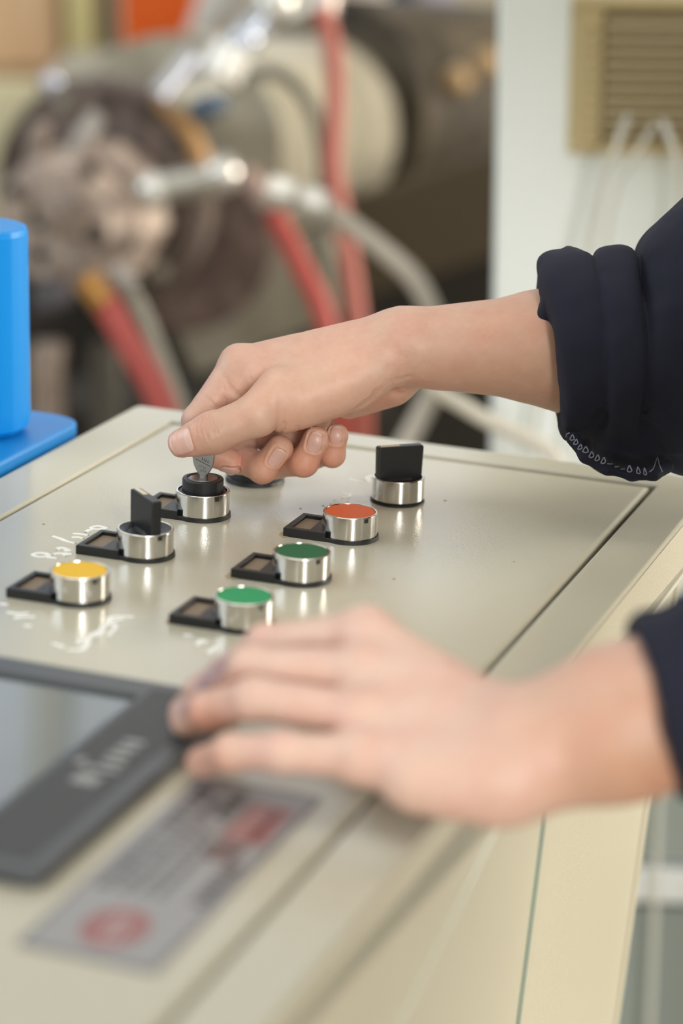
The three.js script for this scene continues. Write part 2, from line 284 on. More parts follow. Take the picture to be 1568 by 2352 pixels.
{ // printed plate
  const c = document.createElement('canvas'); c.width = 768; c.height = 256; const x = c.getContext('2d');
  x.fillStyle = '#8f8d8d'; x.fillRect(0, 0, 768, 256);
  x.strokeStyle = '#6d6b6f'; x.lineWidth = 10; x.strokeRect(5, 5, 758, 246);
  x.fillStyle = '#8c5250'; x.beginPath(); x.ellipse(118, 128, 74, 58, 0, 0, 7); x.fill(); x.fillStyle = '#a99a99'; x.font = 'italic bold 54px sans-serif'; x.textAlign = 'center';
  x.fillRect(72, 116, 92, 10); x.fillRect(72, 136, 92, 8);
  const ln = (a, y, w, hh, f) => { x.fillStyle = f; let p = a; seed = 99 + y + a; while (p < a + w) { const q = 8 + rnd() * 26; x.fillRect(p, y, Math.min(q, a + w - p), hh); p += q + 7; } };
  ln(250, 24, 470, 28, '#2e2b2d'); ln(250, 66, 430, 22, '#39363a'); ln(250, 104, 300, 18, '#3f3c3f'); ln(250, 136, 250, 18, '#444'); ln(250, 206, 180, 30, '#262528');
  ln(430, 150, 80, 60, '#5c4242'); x.fillStyle = '#94605d'; x.fillRect(520, 146, 170, 86); ln(535, 160, 140, 22, '#ac8f8d'); ln(535, 196, 140, 18, '#6b4342'); ln(600, 100, 130, 24, '#30302e');
  const t = new THREE.CanvasTexture(c); t.colorSpace = THREE.SRGBColorSpace; t.anisotropy = 4;
  const g = slab(-0.3555, -0.3025, 0.698, 0.862, 0, 0.0008, 0.0002, 0.002), p = g.attributes.position, uv = g.attributes.uv;
  for (let i = 0; i < p.count; i++) { const v = p.getX(i) + O.v, u = -(p.getZ(i)) + O.u; uv.setXY(i, (u - 0.698) / 0.164, 1 - (v + 0.3555) / 0.053); }
  part('printed_plate', g, std('#ffffff', 0.35, 0, { map: t }), desk, 'grey printed plate with a red oval and red print');
}
{ // handwriting in white paint marker: strokes drawn on the lid
  const ink = std('#f0f1ec', 0.5);
  const ribbon = (pts, w) => {                                                // pixel polyline -> raised ribbon of paint on the lid
    const q = pts.map(([x, y]) => onPanel(x, y, 0.0002)), c = new THREE.CatmullRomCurve3(q.map(([v, u]) => L(v, u, 0.0003))), n = Math.max(8, pts.length * 5), pos = [], idx = [];
    for (let i = 0; i <= n; i++) { const p = c.getPoint(i / n), t = c.getTangent(i / n), s = V3(-t.z, 0, t.x).normalize(), k = w / 2 * (0.75 + 0.25 * Math.sin(Math.PI * Math.min(1, i / n * 1.2 + 0.05)));
      pos.push(p.x + s.x * k, p.y - 0.0004, p.z + s.z * k, p.x, p.y + 0.0001, p.z, p.x - s.x * k, p.y - 0.0004, p.z - s.z * k); if (i) { const a = (i - 1) * 3, b = i * 3; idx.push(a, a + 1, b, b, a + 1, b + 1, a + 1, a + 2, b + 1, b + 1, a + 2, b + 2); } }
    const g = new THREE.BufferGeometry(); g.setAttribute('position', new THREE.Float32BufferAttribute(pos, 3)); g.setIndex(idx); g.computeVertexNormals(); return g;
  };
  const word = (strokes, w = 0.0036) => part('handwriting', strokes.map((s) => ribbon(s, w)), ink, desk);
  const Z = (ox, oy, s) => (list) => list.map(([x, y]) => [ox + x / s, oy + y / s]);
  let z = Z(60, 1180, 6.53);
  word([z([[80, 610], [170, 580], [300, 590], [330, 625], [200, 640], [80, 610]]), z([[310, 640], [470, 665]]), z([[690, 600], [600, 590], [440, 590], [400, 612]]), z([[580, 600], [600, 630]]), z([[455, 535], [520, 500], [640, 545], [560, 550]]),
    z([[405, 330], [500, 360], [610, 405], [740, 440]]), z([[700, 292], [800, 295], [930, 318]]), z([[680, 345], [780, 345], [860, 365]]), z([[890, 270], [950, 235], [1000, 235]]), z([[965, 200], [1070, 175], [1185, 205], [1110, 225], [985, 215], [965, 200]])]);
  z = Z(720, 1060, 8.711);
  word([z([[725, 345], [830, 365], [960, 405], [1150, 410]]), z([[1010, 350], [1080, 300], [1180, 270]]), z([[1060, 390], [1120, 330]])], 0.0022);
  word([z([[570, 635], [800, 640]]), z([[740, 660], [690, 690], [560, 700], [700, 730]]), z([[480, 715], [560, 745]]), z([[410, 775], [520, 760], [680, 795]]), z([[345, 850], [420, 815], [560, 830], [590, 855], [420, 870]])], 0.0024);
  word([z([[870, 785], [1100, 780]])], 0.0022);
  z = Z(0, 1380, 2.8);
  word([z([[0, 15], [55, 22]]), z([[45, 70], [120, 80], [180, 75]]), z([[85, 110], [130, 100], [225, 100]]), z([[155, 155], [210, 160]])], 0.0032);
  word([z([[340, 270], [400, 290], [420, 300]]), z([[430, 310], [520, 310], [560, 250], [520, 240], [500, 280]]), z([[560, 250], [600, 210], [650, 190], [620, 230]]), z([[640, 200], [680, 150], [740, 150], [690, 230]]), z([[690, 150], [720, 100], [860, 100]]), z([[700, 130], [790, 110]])], 0.0034);
  word([z([[1180, 215], [1240, 222]]), z([[1260, 285], [1300, 250], [1330, 270]]), z([[1330, 340], [1390, 290]])], 0.0034);
}
// ---------------------------------------------------------------- smooth bodies: tapered capsules joined by a smooth minimum, meshed by surface nets
const smin = (a, b, k) => { const h = Math.max(k - Math.abs(a - b), 0) / k; return Math.min(a, b) - h * h * k * 0.25; };
const smax = (a, b, k) => -smin(-a, -b, k);
const sstep = (a, b, x) => { const t = Math.min(1, Math.max(0, (x - a) / (b - a))); return t * t * (3 - 2 * t); };
function cap(a, b, ra, rb, opt = {}) {                                       // tapered capsule; opt.side/opt.wide stretches it along one direction, opt.waist thins its middle
  const bax = b.x - a.x, bay = b.y - a.y, baz = b.z - a.z, { side, wide = 1, waist = 0 } = opt, k = side ? 1 / wide - 1 : 0;
  let sx = 0, sy = 0, sz = 0; if (side) { const n = side.clone().normalize(); sx = n.x; sy = n.y; sz = n.z; }
  const bs = bax * sx + bay * sy + baz * sz, Bx = bax + sx * bs * k, By = bay + sy * bs * k, Bz = baz + sz * bs * k, bb = Bx * Bx + By * By + Bz * Bz || 1e-12;
  return (x, y, z) => {
    let px = x - a.x, py = y - a.y, pz = z - a.z;
    if (side) { const s = (px * sx + py * sy + pz * sz) * k; px += sx * s; py += sy * s; pz += sz * s; }
    let t = (px * Bx + py * By + pz * Bz) / bb; t = t < 0 ? 0 : t > 1 ? 1 : t;
    const dx = px - Bx * t, dy = py - By * t, dz = pz - Bz * t;
    return Math.sqrt(dx * dx + dy * dy + dz * dz) - (ra + (rb - ra) * t - waist * Math.sin(Math.PI * t));
  };
}
function join(list, k) { return (x, y, z) => { let d = list[0](x, y, z); for (let i = 1; i < list.length; i++) d = smin(d, list[i](x, y, z), k); return d; }; }
// body plus limbs, each limb blended softly near its root only
function rooted(body, limbs) {                                               // limbs: {f, root, k, near, far}
  return (x, y, z) => {
    let d = body(x, y, z);
    for (const l of limbs) { const e = l.f(x, y, z); const dx = x - l.root.x, dy = y - l.root.y, dz = z - l.root.z, r = Math.sqrt(dx * dx + dy * dy + dz * dz); d = smin(d, e, 0.0005 + l.k * (1 - sstep(l.near, l.far, r))); }
    return d;
  };
}
const grad = (f, x, y, z, e) => { const v = V3(f(x + e, y, z) - f(x - e, y, z), f(x, y + e, z) - f(x, y - e, z), f(x, y, z + e) - f(x, y, z - e)); return v.normalize(); };
function march(f, o, d, far = 0.4) { let t = 0; const p = V3(); for (let i = 0; i < 160 && t < far; i++) { p.copy(o).addScaledVector(d, t); const s = f(p.x, p.y, p.z); if (s < 2e-5) return p; t += Math.max(s * 0.8, 2e-5); } return null; }
function meshField(f, lo, hi, cell, detail) {                                // detail(x, y, z) is added near the surface
  const nx = Math.ceil((hi.x - lo.x) / cell) + 1, ny = Math.ceil((hi.y - lo.y) / cell) + 1, nz = Math.ceil((hi.z - lo.z) / cell) + 1, B = 6, g = detail ? (x, y, z) => { const d = f(x, y, z); return Math.abs(d) < 0.004 ? d + detail(x, y, z) : d; } : f;
  const val = new Float32Array(nx * ny * nz).fill(1), reach = B * cell * 0.5 * 1.7321 * 1.35 + cell * 2 + 0.002;
  for (let bz = 0; bz < nz; bz += B) for (let by = 0; by < ny; by += B) for (let bx = 0; bx < nx; bx += B) {
    const c = f(lo.x + (bx + B / 2) * cell, lo.y + (by + B / 2) * cell, lo.z + (bz + B / 2) * cell), skip = Math.abs(c) > reach;
    for (let z = bz; z < Math.min(nz, bz + B); z++) for (let y = by; y < Math.min(ny, by + B); y++) { let i = (z * ny + y) * nx + bx; for (let x = bx; x < Math.min(nx, bx + B); x++, i++) val[i] = skip ? Math.sign(c) : g(lo.x + x * cell, lo.y + y * cell, lo.z + z * cell); }
  }
  const vid = new Int32Array(nx * ny * nz).fill(-1), pos = [], idx = [], sX = 1, sY = nx, sZ = nx * ny;
  const E = [[0, 1], [2, 3], [4, 5], [6, 7], [0, 2], [1, 3], [4, 6], [5, 7], [0, 4], [1, 5], [2, 6], [3, 7]];
  for (let z = 0; z < nz - 1; z++) for (let y = 0; y < ny - 1; y++) for (let x = 0; x < nx - 1; x++) {
    const i = z * sZ + y * sY + x, v = [val[i], val[i + 1], val[i + sY], val[i + sY + 1], val[i + sZ], val[i + sZ + 1], val[i + sZ + sY], val[i + sZ + sY + 1]];
    let m = 0; for (let k = 0; k < 8; k++) if (v[k] < 0) m |= 1 << k; if (m === 0 || m === 255) continue;
    let X = 0, Y = 0, Z = 0, n = 0; for (const [a, b] of E) if ((v[a] < 0) !== (v[b] < 0)) { const t = v[a] / (v[a] - v[b]); X += (a & 1) + ((b & 1) - (a & 1)) * t; Y += ((a >> 1) & 1) + (((b >> 1) & 1) - ((a >> 1) & 1)) * t; Z += (a >> 2) + ((b >> 2) - (a >> 2)) * t; n++; }
    vid[i] = pos.length / 3; pos.push(lo.x + (x + X / n) * cell, lo.y + (y + Y / n) * cell, lo.z + (z + Z / n) * cell);
  }
  const quad = (a, b, c, d, flip) => { if (a < 0 || b < 0 || c < 0 || d < 0) return; flip ? idx.push(a, c, b, a, d, c) : idx.push(a, b, c, a, c, d); };
  for (let z = 1; z < nz - 1; z++) for (let y = 1; y < ny - 1; y++) for (let x = 1; x < nx - 1; x++) {
    const i = z * sZ + y * sY + x, s = val[i] < 0;
    if (s !== (val[i + 1] < 0)) quad(vid[i - sY - sZ], vid[i - sZ], vid[i], vid[i - sY], !s);
    if (s !== (val[i + sY] < 0)) quad(vid[i - sX - sZ], vid[i - sX], vid[i], vid[i - sZ], !s);
    if (s !== (val[i + sZ] < 0)) quad(vid[i - sX - sY], vid[i - sY], vid[i], vid[i - sX], !s);
  }
  const P = new Float32Array(pos), N = new Float32Array(pos.length), e = cell * 0.45;
  for (let i = 0; i < P.length; i += 3) {
    let x = P[i], y = P[i + 1], z = P[i + 2], n;
    for (let k = 0; k < 2; k++) { n = grad(g, x, y, z, e); const d = Math.max(-cell, Math.min(cell, g(x, y, z))) * 0.85; x -= n.x * d; y -= n.y * d; z -= n.z * d; }
    n = grad(g, x, y, z, e); P[i] = x; P[i + 1] = y; P[i + 2] = z; N[i] = n.x; N[i + 1] = n.y; N[i + 2] = n.z;
  }
  const geo = new THREE.BufferGeometry(); geo.setAttribute('position', new THREE.BufferAttribute(P, 3)); geo.setAttribute('normal', new THREE.BufferAttribute(N, 3)); geo.setIndex(idx); return geo;
}
// smooth value noise in space
function hash3(i, j, k) { let h = (i * 374761393 + j * 668265263 + k * 2147483647) | 0; h = Math.imul(h ^ (h >>> 13), 1274126177); return ((h ^ (h >>> 16)) >>> 0) / 4294967296; }
function noise3(x, y, z) {
  const i = Math.floor(x), j = Math.floor(y), k = Math.floor(z), s = (t) => t * t * (3 - 2 * t), a = s(x - i), b = s(y - j), c = s(z - k), l = (p, q, t) => p + (q - p) * t;
  return l(l(l(hash3(i, j, k), hash3(i + 1, j, k), a), l(hash3(i, j + 1, k), hash3(i + 1, j + 1, k), a), b), l(l(hash3(i, j, k + 1), hash3(i + 1, j, k + 1), a), l(hash3(i, j + 1, k + 1), hash3(i + 1, j + 1, k + 1), a), b), c);
}
function grooves(list) {                                                     // list: {pts: [V3], w, d}; a crease of width w and depth d along each polyline
  const segs = []; for (const { pts, w, d } of list) for (let i = 0; i + 1 < pts.length; i++) { const e0 = i === 0 ? 0 : 1, e1 = i + 2 === pts.length ? 0 : 1; segs.push([pts[i], pts[i + 1], w, d, e0, e1]); }
  return (x, y, z) => {
    let best = 0;
    for (const [a, b, w, dep, e0, e1] of segs) {
      const dx = b.x - a.x, dy = b.y - a.y, dz = b.z - a.z, px = x - a.x, py = y - a.y, pz = z - a.z; if (Math.abs(px) + Math.abs(py) + Math.abs(pz) > 0.05) continue;
      let t = (px * dx + py * dy + pz * dz) / (dx * dx + dy * dy + dz * dz); t = t < 0 ? 0 : t > 1 ? 1 : t;
      const qx = px - dx * t, qy = py - dy * t, qz = pz - dz * t, r2 = (qx * qx + qy * qy + qz * qz) / (w * w); if (r2 > 9) continue;
      const fade = (e0 ? 1 : 0.35 + 0.65 * Math.min(1, t * 1.6)) * (e1 ? 1 : 0.35 + 0.65 * Math.min(1, (1 - t) * 1.6));
      const v = dep * fade * (Math.exp(-r2) - 0.12 * Math.exp(-((Math.sqrt(r2) - 1.7) ** 2))); if (Math.abs(v) > Math.abs(best)) best = v;
    }
    return best;
  };
}
// ---------------------------------------------------------------- the operator
const mm = 0.001, KZ = 1.355;
const person = thing('person', 'person in rolled navy sleeves turning the key, other hand resting beside the screen', 'person', V3(0.6, 0, -1.08));
const pPart = (name, geo, mat, label) => { geo.translate(-0.6, 0, 1.08); return part(name, geo, mat, person, label); };
const skinM = phys('#ffffff', 0.5, 0, { vertexColors: true, sheen: 0.25, sheenRoughness: 0.5, sheenColor: new THREE.Color('#ffb9a0') });
const nailM = phys('#ffffff', 0.36, 0, { vertexColors: true });
const skinGeos = [], nails = [];
function colourSkin(geo, spots, base = [0.59, 0.350, 0.265]) {               // spots: {p, r, c, k} redder, paler or browner patches; some hold painted shade
  const P = geo.attributes.position, C = new Float32Array(P.count * 3);
  for (let i = 0; i < P.count; i++) {
    const x = P.getX(i), y = P.getY(i), z = P.getZ(i); let c = base.slice();
    for (const s of spots) { const dx = x - s.p.x, dy = y - s.p.y, dz = z - s.p.z, w = Math.exp(-(dx * dx + dy * dy + dz * dz) / (s.r * s.r)) * s.k; for (let q = 0; q < 3; q++) c[q] += (s.c[q] - c[q]) * w; }
    const m = (noise3(x * 160, y * 160, z * 160) - 0.5) * 0.10 + (noise3(x * 520, y * 520, z * 520) - 0.5) * 0.07 + (noise3(x * 1500, y * 1500, z * 1500) - 0.5) * 0.05, red = (noise3(x * 95 + 7, y * 95, z * 95) - 0.5) * 0.12;
    C[i * 3] = c[0] * (1 + m * 0.7 + red * 0.25); C[i * 3 + 1] = c[1] * (1 + m - red); C[i * 3 + 2] = c[2] * (1 + m - red);
  }
  geo.setAttribute('color', new THREE.BufferAttribute(C, 3)); return geo;
}
// a nail plate grown on the finger: cx, cy the pixel over its middle, ax, ay the pixel direction of the fingertip, half length and half width in metres
function nail(f, cx, cy, z, ax, ay, hl, hw, curve = 0.5, free = 0.12, lunula = 0, nailTone = [0.66, 0.40, 0.335]) {
  const o = at(cx, cy, z - 0.05), c = march(f, o, at(cx, cy, z).sub(o).normalize()); if (!c) return;
  const n = grad(f, c.x, c.y, c.z, 0.0015), a = at(cx + ax, cy + ay, z).sub(at(cx, cy, z)); a.addScaledVector(n, -a.dot(n)).normalize(); const b = n.clone().cross(a), NS = 44, NT = 40, pos = [], col = [], idx = [];
  const put = (s, t, lift) => {
    const w = 1 - 0.10 * Math.max(0, -s) ** 2 - 0.06 * Math.max(0, s) ** 4, edge = Math.sqrt(Math.max(0, 1 - Math.abs(s) ** 5));
    const T = t * (0.35 + 0.65 * edge) * w, q = c.clone().addScaledVector(a, s * hl * (1 - 0.14 * t * t * (s > 0 ? 1 : 0.5))).addScaledVector(b, T * hw).addScaledVector(n, 0.006).addScaledVector(b, T * curve * 0.006), d = n.clone().negate().addScaledVector(b, -T * curve).normalize();
    const h = march(f, q, d, 0.02) ?? q.clone().addScaledVector(d, 0.007), hn = grad(f, h.x, h.y, h.z, 0.002); return h.addScaledVector(hn, lift);
  };
  for (let i = 0; i <= NS; i++) for (let j = 0; j <= NT; j++) {
    const s = -1 + 2 * i / NS, t = -1 + 2 * j / NT, rim = Math.max(Math.abs(t), s < 0 ? -s : s * 0.9), p = put(s, t, 0.00042 * (1 - sstep(0.82, 1, rim)) - 0.00008 * sstep(0.9, 1, rim) + (s > 0.8 ? 0.0002 : 0)); pos.push(p.x, p.y, p.z);
    const white = sstep(-0.04, 0.04, s - (1 - 2 * free + 0.1 * t * t)), moon = lunula ? 0.5 * (1 - sstep(-0.05, 0.05, s - (-1 + lunula - 0.4 * lunula * t * t))) : 0, k = Math.max(white * 0.35, moon * 0.7); col.push(nailTone[0] + 0.12 * k, nailTone[1] + 0.22 * k, nailTone[2] + 0.2 * k);
    if (i && j) { const A = (i - 1) * (NT + 1) + j - 1, B = A + 1, Cc = i * (NT + 1) + j - 1, D = Cc + 1; idx.push(A, Cc, B, B, Cc, D); }
  }
  const g = new THREE.BufferGeometry(); g.setAttribute('position', new THREE.Float32BufferAttribute(pos, 3)); g.setAttribute('color', new THREE.Float32BufferAttribute(col, 3)); g.setIndex(idx); g.computeVertexNormals(); 
  const nn = g.attributes.normal; if (V3(nn.getX(200), nn.getY(200), nn.getZ(200)).dot(n) < 0) { for (let i = 0; i < idx.length; i += 3) { const t = idx[i]; idx[i] = idx[i + 1]; idx[i + 1] = t; } g.setIndex(idx); g.computeVertexNormals(); }
  nails.push([g]);
}
const boundsOf = (pts, pad) => { const b = new THREE.Box3().setFromPoints(pts); return b.expandByScalar(pad); };

const dense = (pts) => { const o = [pts[0]]; for (let i = 1; i < pts.length; i++) { const [a, b] = pts[i - 1], [c, d] = pts[i], n = Math.max(1, Math.ceil(Math.hypot(c - a, d - b) / 7)); for (let k = 1; k <= n; k++) o.push([a + (c - a) * k / n, b + (d - b) * k / n]); } return o; };
// ---- right hand on the key: joints as pixel, pixel, millimetres behind the key
let rightField;
{
  const J = (x, y, d) => at(x, y, KZ + d * mm), c = (a, b, ra, rb, o) => cap(a, b, ra * mm, rb * mm, o), depth = AX.f;
  const wr = J(925, 800, 10), fa = J(1245, 797, 12), el = J(1560, 900, 16);
  const I0 = J(549, 836, 12), I1 = J(457, 968, 9), I2 = J(476, 1038, 15), I3 = J(533, 1061, 15);
  const M0 = J(590, 850, 33), M1 = J(548, 1050, 27), M2 = J(603, 1076, 6), M3 = J(643, 1030, 1);
  const R0 = J(645, 876, 47), R1 = J(636, 1063, 29), R2 = J(698, 1062, 8), R3 = J(726, 1010, 3);
  const P0 = J(702, 908, 57), P1 = J(722, 1046, 31), P2 = J(763, 1044, 14), P3 = J(773, 1000, 9);
  const T1 = J(590, 952, -13), T2 = J(490, 994, -12), T3 = J(420, 1017, -9);
  const body = join([
    c(wr, fa, 21.0, 30.0, { side: depth, wide: 1.18 }), c(fa, el, 30, 39, { side: depth, wide: 1.1 }),
    c(J(925, 783, 4), I0, 17.5, 9.6), c(J(925, 797, 18), M0, 16, 9.6), c(J(930, 812, 28), R0, 14.5, 9.2), c(J(935, 828, 36), P0, 13.5, 8.4),
    c(J(850, 850, -2), J(690, 912, -8), 15.5, 13), c(J(800, 882, 2), J(655, 938, -5), 15.0, 13.4), c(J(900, 880, 30), J(800, 915, 44), 13, 11.5), c(J(770, 850, 4), J(600, 872, 3), 13, 7.5), c(J(660, 940, 28), J(618, 1000, 34), 12, 10), c(J(720, 940, 30), J(694, 1000, 34), 12, 10), c(J(588, 872, 10), J(540, 908, 9), 9.5, 8.5),
  ], 9 * mm);
  const finger = (p, rs, w = 0.5) => join(rs.slice(1).map((r, i) => c(p[i], p[i + 1], rs[i], r, { waist: w * mm })), 2.2 * mm);
  const f = rooted(body, [
    { f: finger([I0, I1, I2, I3], [10.2, 9.7, 7.9, 7.0], 0.3), root: I0, k: 7 * mm, near: 0.008, far: 0.022 },
    { f: finger([M0, M1, M2, M3], [9.4, 9.4, 8.2, 7.2]), root: M0, k: 6 * mm, near: 0.008, far: 0.022 },
    { f: finger([R0, R1, R2, R3], [9.0, 8.6, 8.0, 7.6]), root: R0, k: 6 * mm, near: 0.008, far: 0.022 },
    { f: finger([P0, P1, P2, P3], [8.4, 7.4, 7.0, 6.5]), root: P0, k: 6 * mm, near: 0.008, far: 0.022 },
    { f: join([c(T1, T2, 11.4, 11.5, { waist: 0.2 * mm }), c(T2, T3, 11.5, 8.1, { waist: -0.5 * mm, side: depth, wide: 0.92 }), c(T1, J(642, 897, -9), 11.9, 13)], 3 * mm), root: J(770, 880, -5), k: 8 * mm, near: 0.020, far: 0.046 },
  ]);
  rightField = f; const FF = { thumb: join([c(T1, T2, 11.4, 11.5, { waist: 0.2 * mm }), c(T2, T3, 11.5, 8.1, { waist: -0.5 * mm, side: depth, wide: 0.92 })], 3 * mm), middle: finger([M0, M1, M2, M3], [9.4, 9.4, 8.2, 7.2]), ring: finger([R0, R1, R2, R3], [9.0, 8.6, 8.0, 7.6]), little: finger([P0, P1, P2, P3], [8.4, 7.4, 7.0, 6.5]), index: finger([I0, I1, I2, I3], [10.2, 9.7, 7.9, 7.0], 0.3) };
  const hit = (x, y) => { const o = at(x, y, 1.2); return march(f, o, AX.f.clone().add(at(x, y, 1).sub(CAM).normalize().sub(AX.f)).normalize(), 0.35); };
  const line = (pts, w, d) => ({ pts: dense(pts).map(([x, y]) => hit(x, y)).filter(Boolean), w: Math.max(0.8, w * 1.35) * mm, d: d * 1.15 * mm });
  const zl = (pts, w, d, ox = 380, oy = 780, s = 6.03) => line(pts.map(([x, y]) => [ox + x / s, oy + y / s]), w, d);
  const zp = (pts, w, d) => zl(pts, w, d, 600, 820, 4.356);
  const gr = grooves([
    // thumb joint wrinkles
    zl([[590, 1035], [572, 1110], [575, 1200], [560, 1290], [590, 1370]], 0.6, 0.50), zl([[500, 1085], [474, 1160], [478, 1250], [497, 1330]], 0.6, 0.47), zl([[672, 1035], [688, 1130], [700, 1220], [722, 1310]], 0.6, 0.42),
    zl([[540, 1240], [565, 1330], [600, 1410]], 0.6, 0.39), zl([[430, 1140], [412, 1220], [430, 1310]], 0.6, 0.26), zl([[630, 1120], [640, 1230], [668, 1330]], 0.6, 0.26), zl([[760, 1060], [745, 1130], [760, 1200]], 0.6, 0.21),
    // side of the index finger
    zl([[815, 505], [850, 610], [900, 690], [1000, 775]], 1.3, 0.5), zl([[545, 790], [620, 870], [720, 962]], 1.1, 0.42), zl([[590, 930], [660, 945], [720, 964]], 0.7, 0.35), zl([[690, 690], [760, 760], [850, 850]], 0.8, 0.22), zl([[1155, 400], [1160, 480], [1175, 570]], 0.9, 0.3),
    // palm edge and wrist
    zp([[185, 760], [215, 715], [232, 650]], 0.8, 0.5), zp([[370, 765], [375, 720], [360, 690]], 0.8, 0.25),
    zp([[1255, 240], [1300, 265], [1320, 320], [1350, 370], [1440, 378]], 1.5, 0.5), zp([[1262, 250], [1340, 232], [1420, 215], [1500, 190]], 1.4, 0.3), zp([[1180, 330], [1120, 410], [1000, 490], [900, 555], [800, 612]], 2.0, 0.6), zp([[900, 540], [1000, 548], [1100, 550]], 0.9, 0.3),
    // nail folds of the curled fingers
    zl([[425, 1975], [450, 1990]], 0.4, 0.2),
  ].filter((g) => g.pts.length > 1));
  const fold = (cx, cy, ax, ay, z, hl, hw) => {                                // soft ridge of skin round a nail: sink the nail bed a little
    const o = at(cx, cy, z - 0.05), p = march(f, o, at(cx, cy, z).sub(o).normalize()); if (!p) return () => 0;
    const n = grad(f, p.x, p.y, p.z, 0.0015), a = at(cx + ax, cy + ay, z).sub(at(cx, cy, z)); a.addScaledVector(n, -a.dot(n)).normalize(); const b = n.clone().cross(a);
    return (x, y, zz) => { const dx = x - p.x, dy = y - p.y, dz = zz - p.z; if (dx * dx + dy * dy + dz * dz > 0.0004) return 0; if (dx * n.x + dy * n.y + dz * n.z < -0.006) return 0; const s = (dx * a.x + dy * a.y + dz * a.z) / hl, t = (dx * b.x + dy * b.y + dz * b.z) / hw, r = Math.max((Math.abs(s) ** 4 + Math.abs(t) ** 4) ** 0.25, 0); return 0.00045 * (1 - sstep(0.86, 1.08, r)) - 0.0003 * Math.exp(-(((r - 1.16) / 0.14) ** 2)); };
  };
  const NL = [[415, 1016, -1, 0.30, KZ - 0.009, 0.0070, 0.0083], [636, 1052, 0.45, -1, KZ, 0.0058, 0.0046], [722, 1017, 0.28, -1, KZ, 0.0060, 0.0049], [771, 1001, 0.12, -1, KZ + 0.005, 0.0052, 0.0042], [528, 1084, 1, 0.06, KZ + 0.012, 0.0052, 0.0034]];
  const beds = NL.map(([x, y, ax, ay, z, hl, hw]) => fold(x, y, ax * 10, ay * 10, z, hl, hw));
  const detail = (x, y, z) => { let d = gr(x, y, z); for (const b of beds) d += b(x, y, z); return d + (noise3(x * 900, y * 900, z * 900) - 0.5) * 0.00007 + (noise3(x * 220, y * 220, z * 220) - 0.5) * 0.00025 + (noise3(x * 60, y * 60, z * 60) - 0.5) * 0.0005; };
  const b1 = boundsOf([I1, I2, T3, M2, P2, P0, J(1010, 760, 0), J(1000, 880, 50), J(520, 800, 10), J(700, 940, -14)], 0.024), cutX = J(985, 800, 0).x;
  const g1 = meshField((x, y, z) => Math.max(f(x, y, z), x - cutX), b1.min, b1.max, 0.00062, detail);
  const b2 = boundsOf([J(985, 800, 10), fa, el], 0.052), g2 = meshField((x, y, z) => Math.max(f(x, y, z), cutX - 0.004 - x), b2.min, b2.max, 0.0022, detail);
  const red = [0.66, 0.29, 0.185], pale = [0.68, 0.42, 0.30], tan = [0.50, 0.27, 0.165];
  const spots = [{ p: J(533, 1061, 8), r: 0.013, c: red, k: 0.8 }, { p: J(620, 1070, 0), r: 0.016, c: red, k: 0.75 }, { p: J(700, 1060, 0), r: 0.017, c: red, k: 0.75 }, { p: J(765, 1040, 6), r: 0.014, c: red, k: 0.75 }, { p: J(640, 950, -20), r: 0.03, c: pale, k: 0.6 }, { p: J(780, 860, -18), r: 0.03, c: pale, k: 0.7 }, { p: J(490, 990, -22), r: 0.014, c: [0.5, 0.26, 0.17], k: 0.3 }, { p: J(1200, 720, -20), r: 0.05, c: tan, k: 0.55 }, { p: J(440, 1010, -18), r: 0.01, c: red, k: 0.3 }, { p: J(570, 905, -8), r: 0.012, c: tan, k: 0.4 }, { p: J(860, 925, 20), r: 0.02, c: red, k: 0.5 }];
  skinGeos.push(colourSkin(g1, spots), colourSkin(g2, spots));
  NL.forEach(([x, y, ax, ay, z, hl, hw], i) => nail((p, q, r) => { const d = FF[['thumb', 'middle', 'ring', 'little', 'index'][i]](p, q, r); return Math.abs(d) < 0.004 ? d + beds[i](p, q, r) : d; }, x, y, z, ax * 10, ay * 10, hl, hw, i ? 0.55 : 0.5, i ? 0.11 : 0.1, i ? 0.0 : 0.62));
}
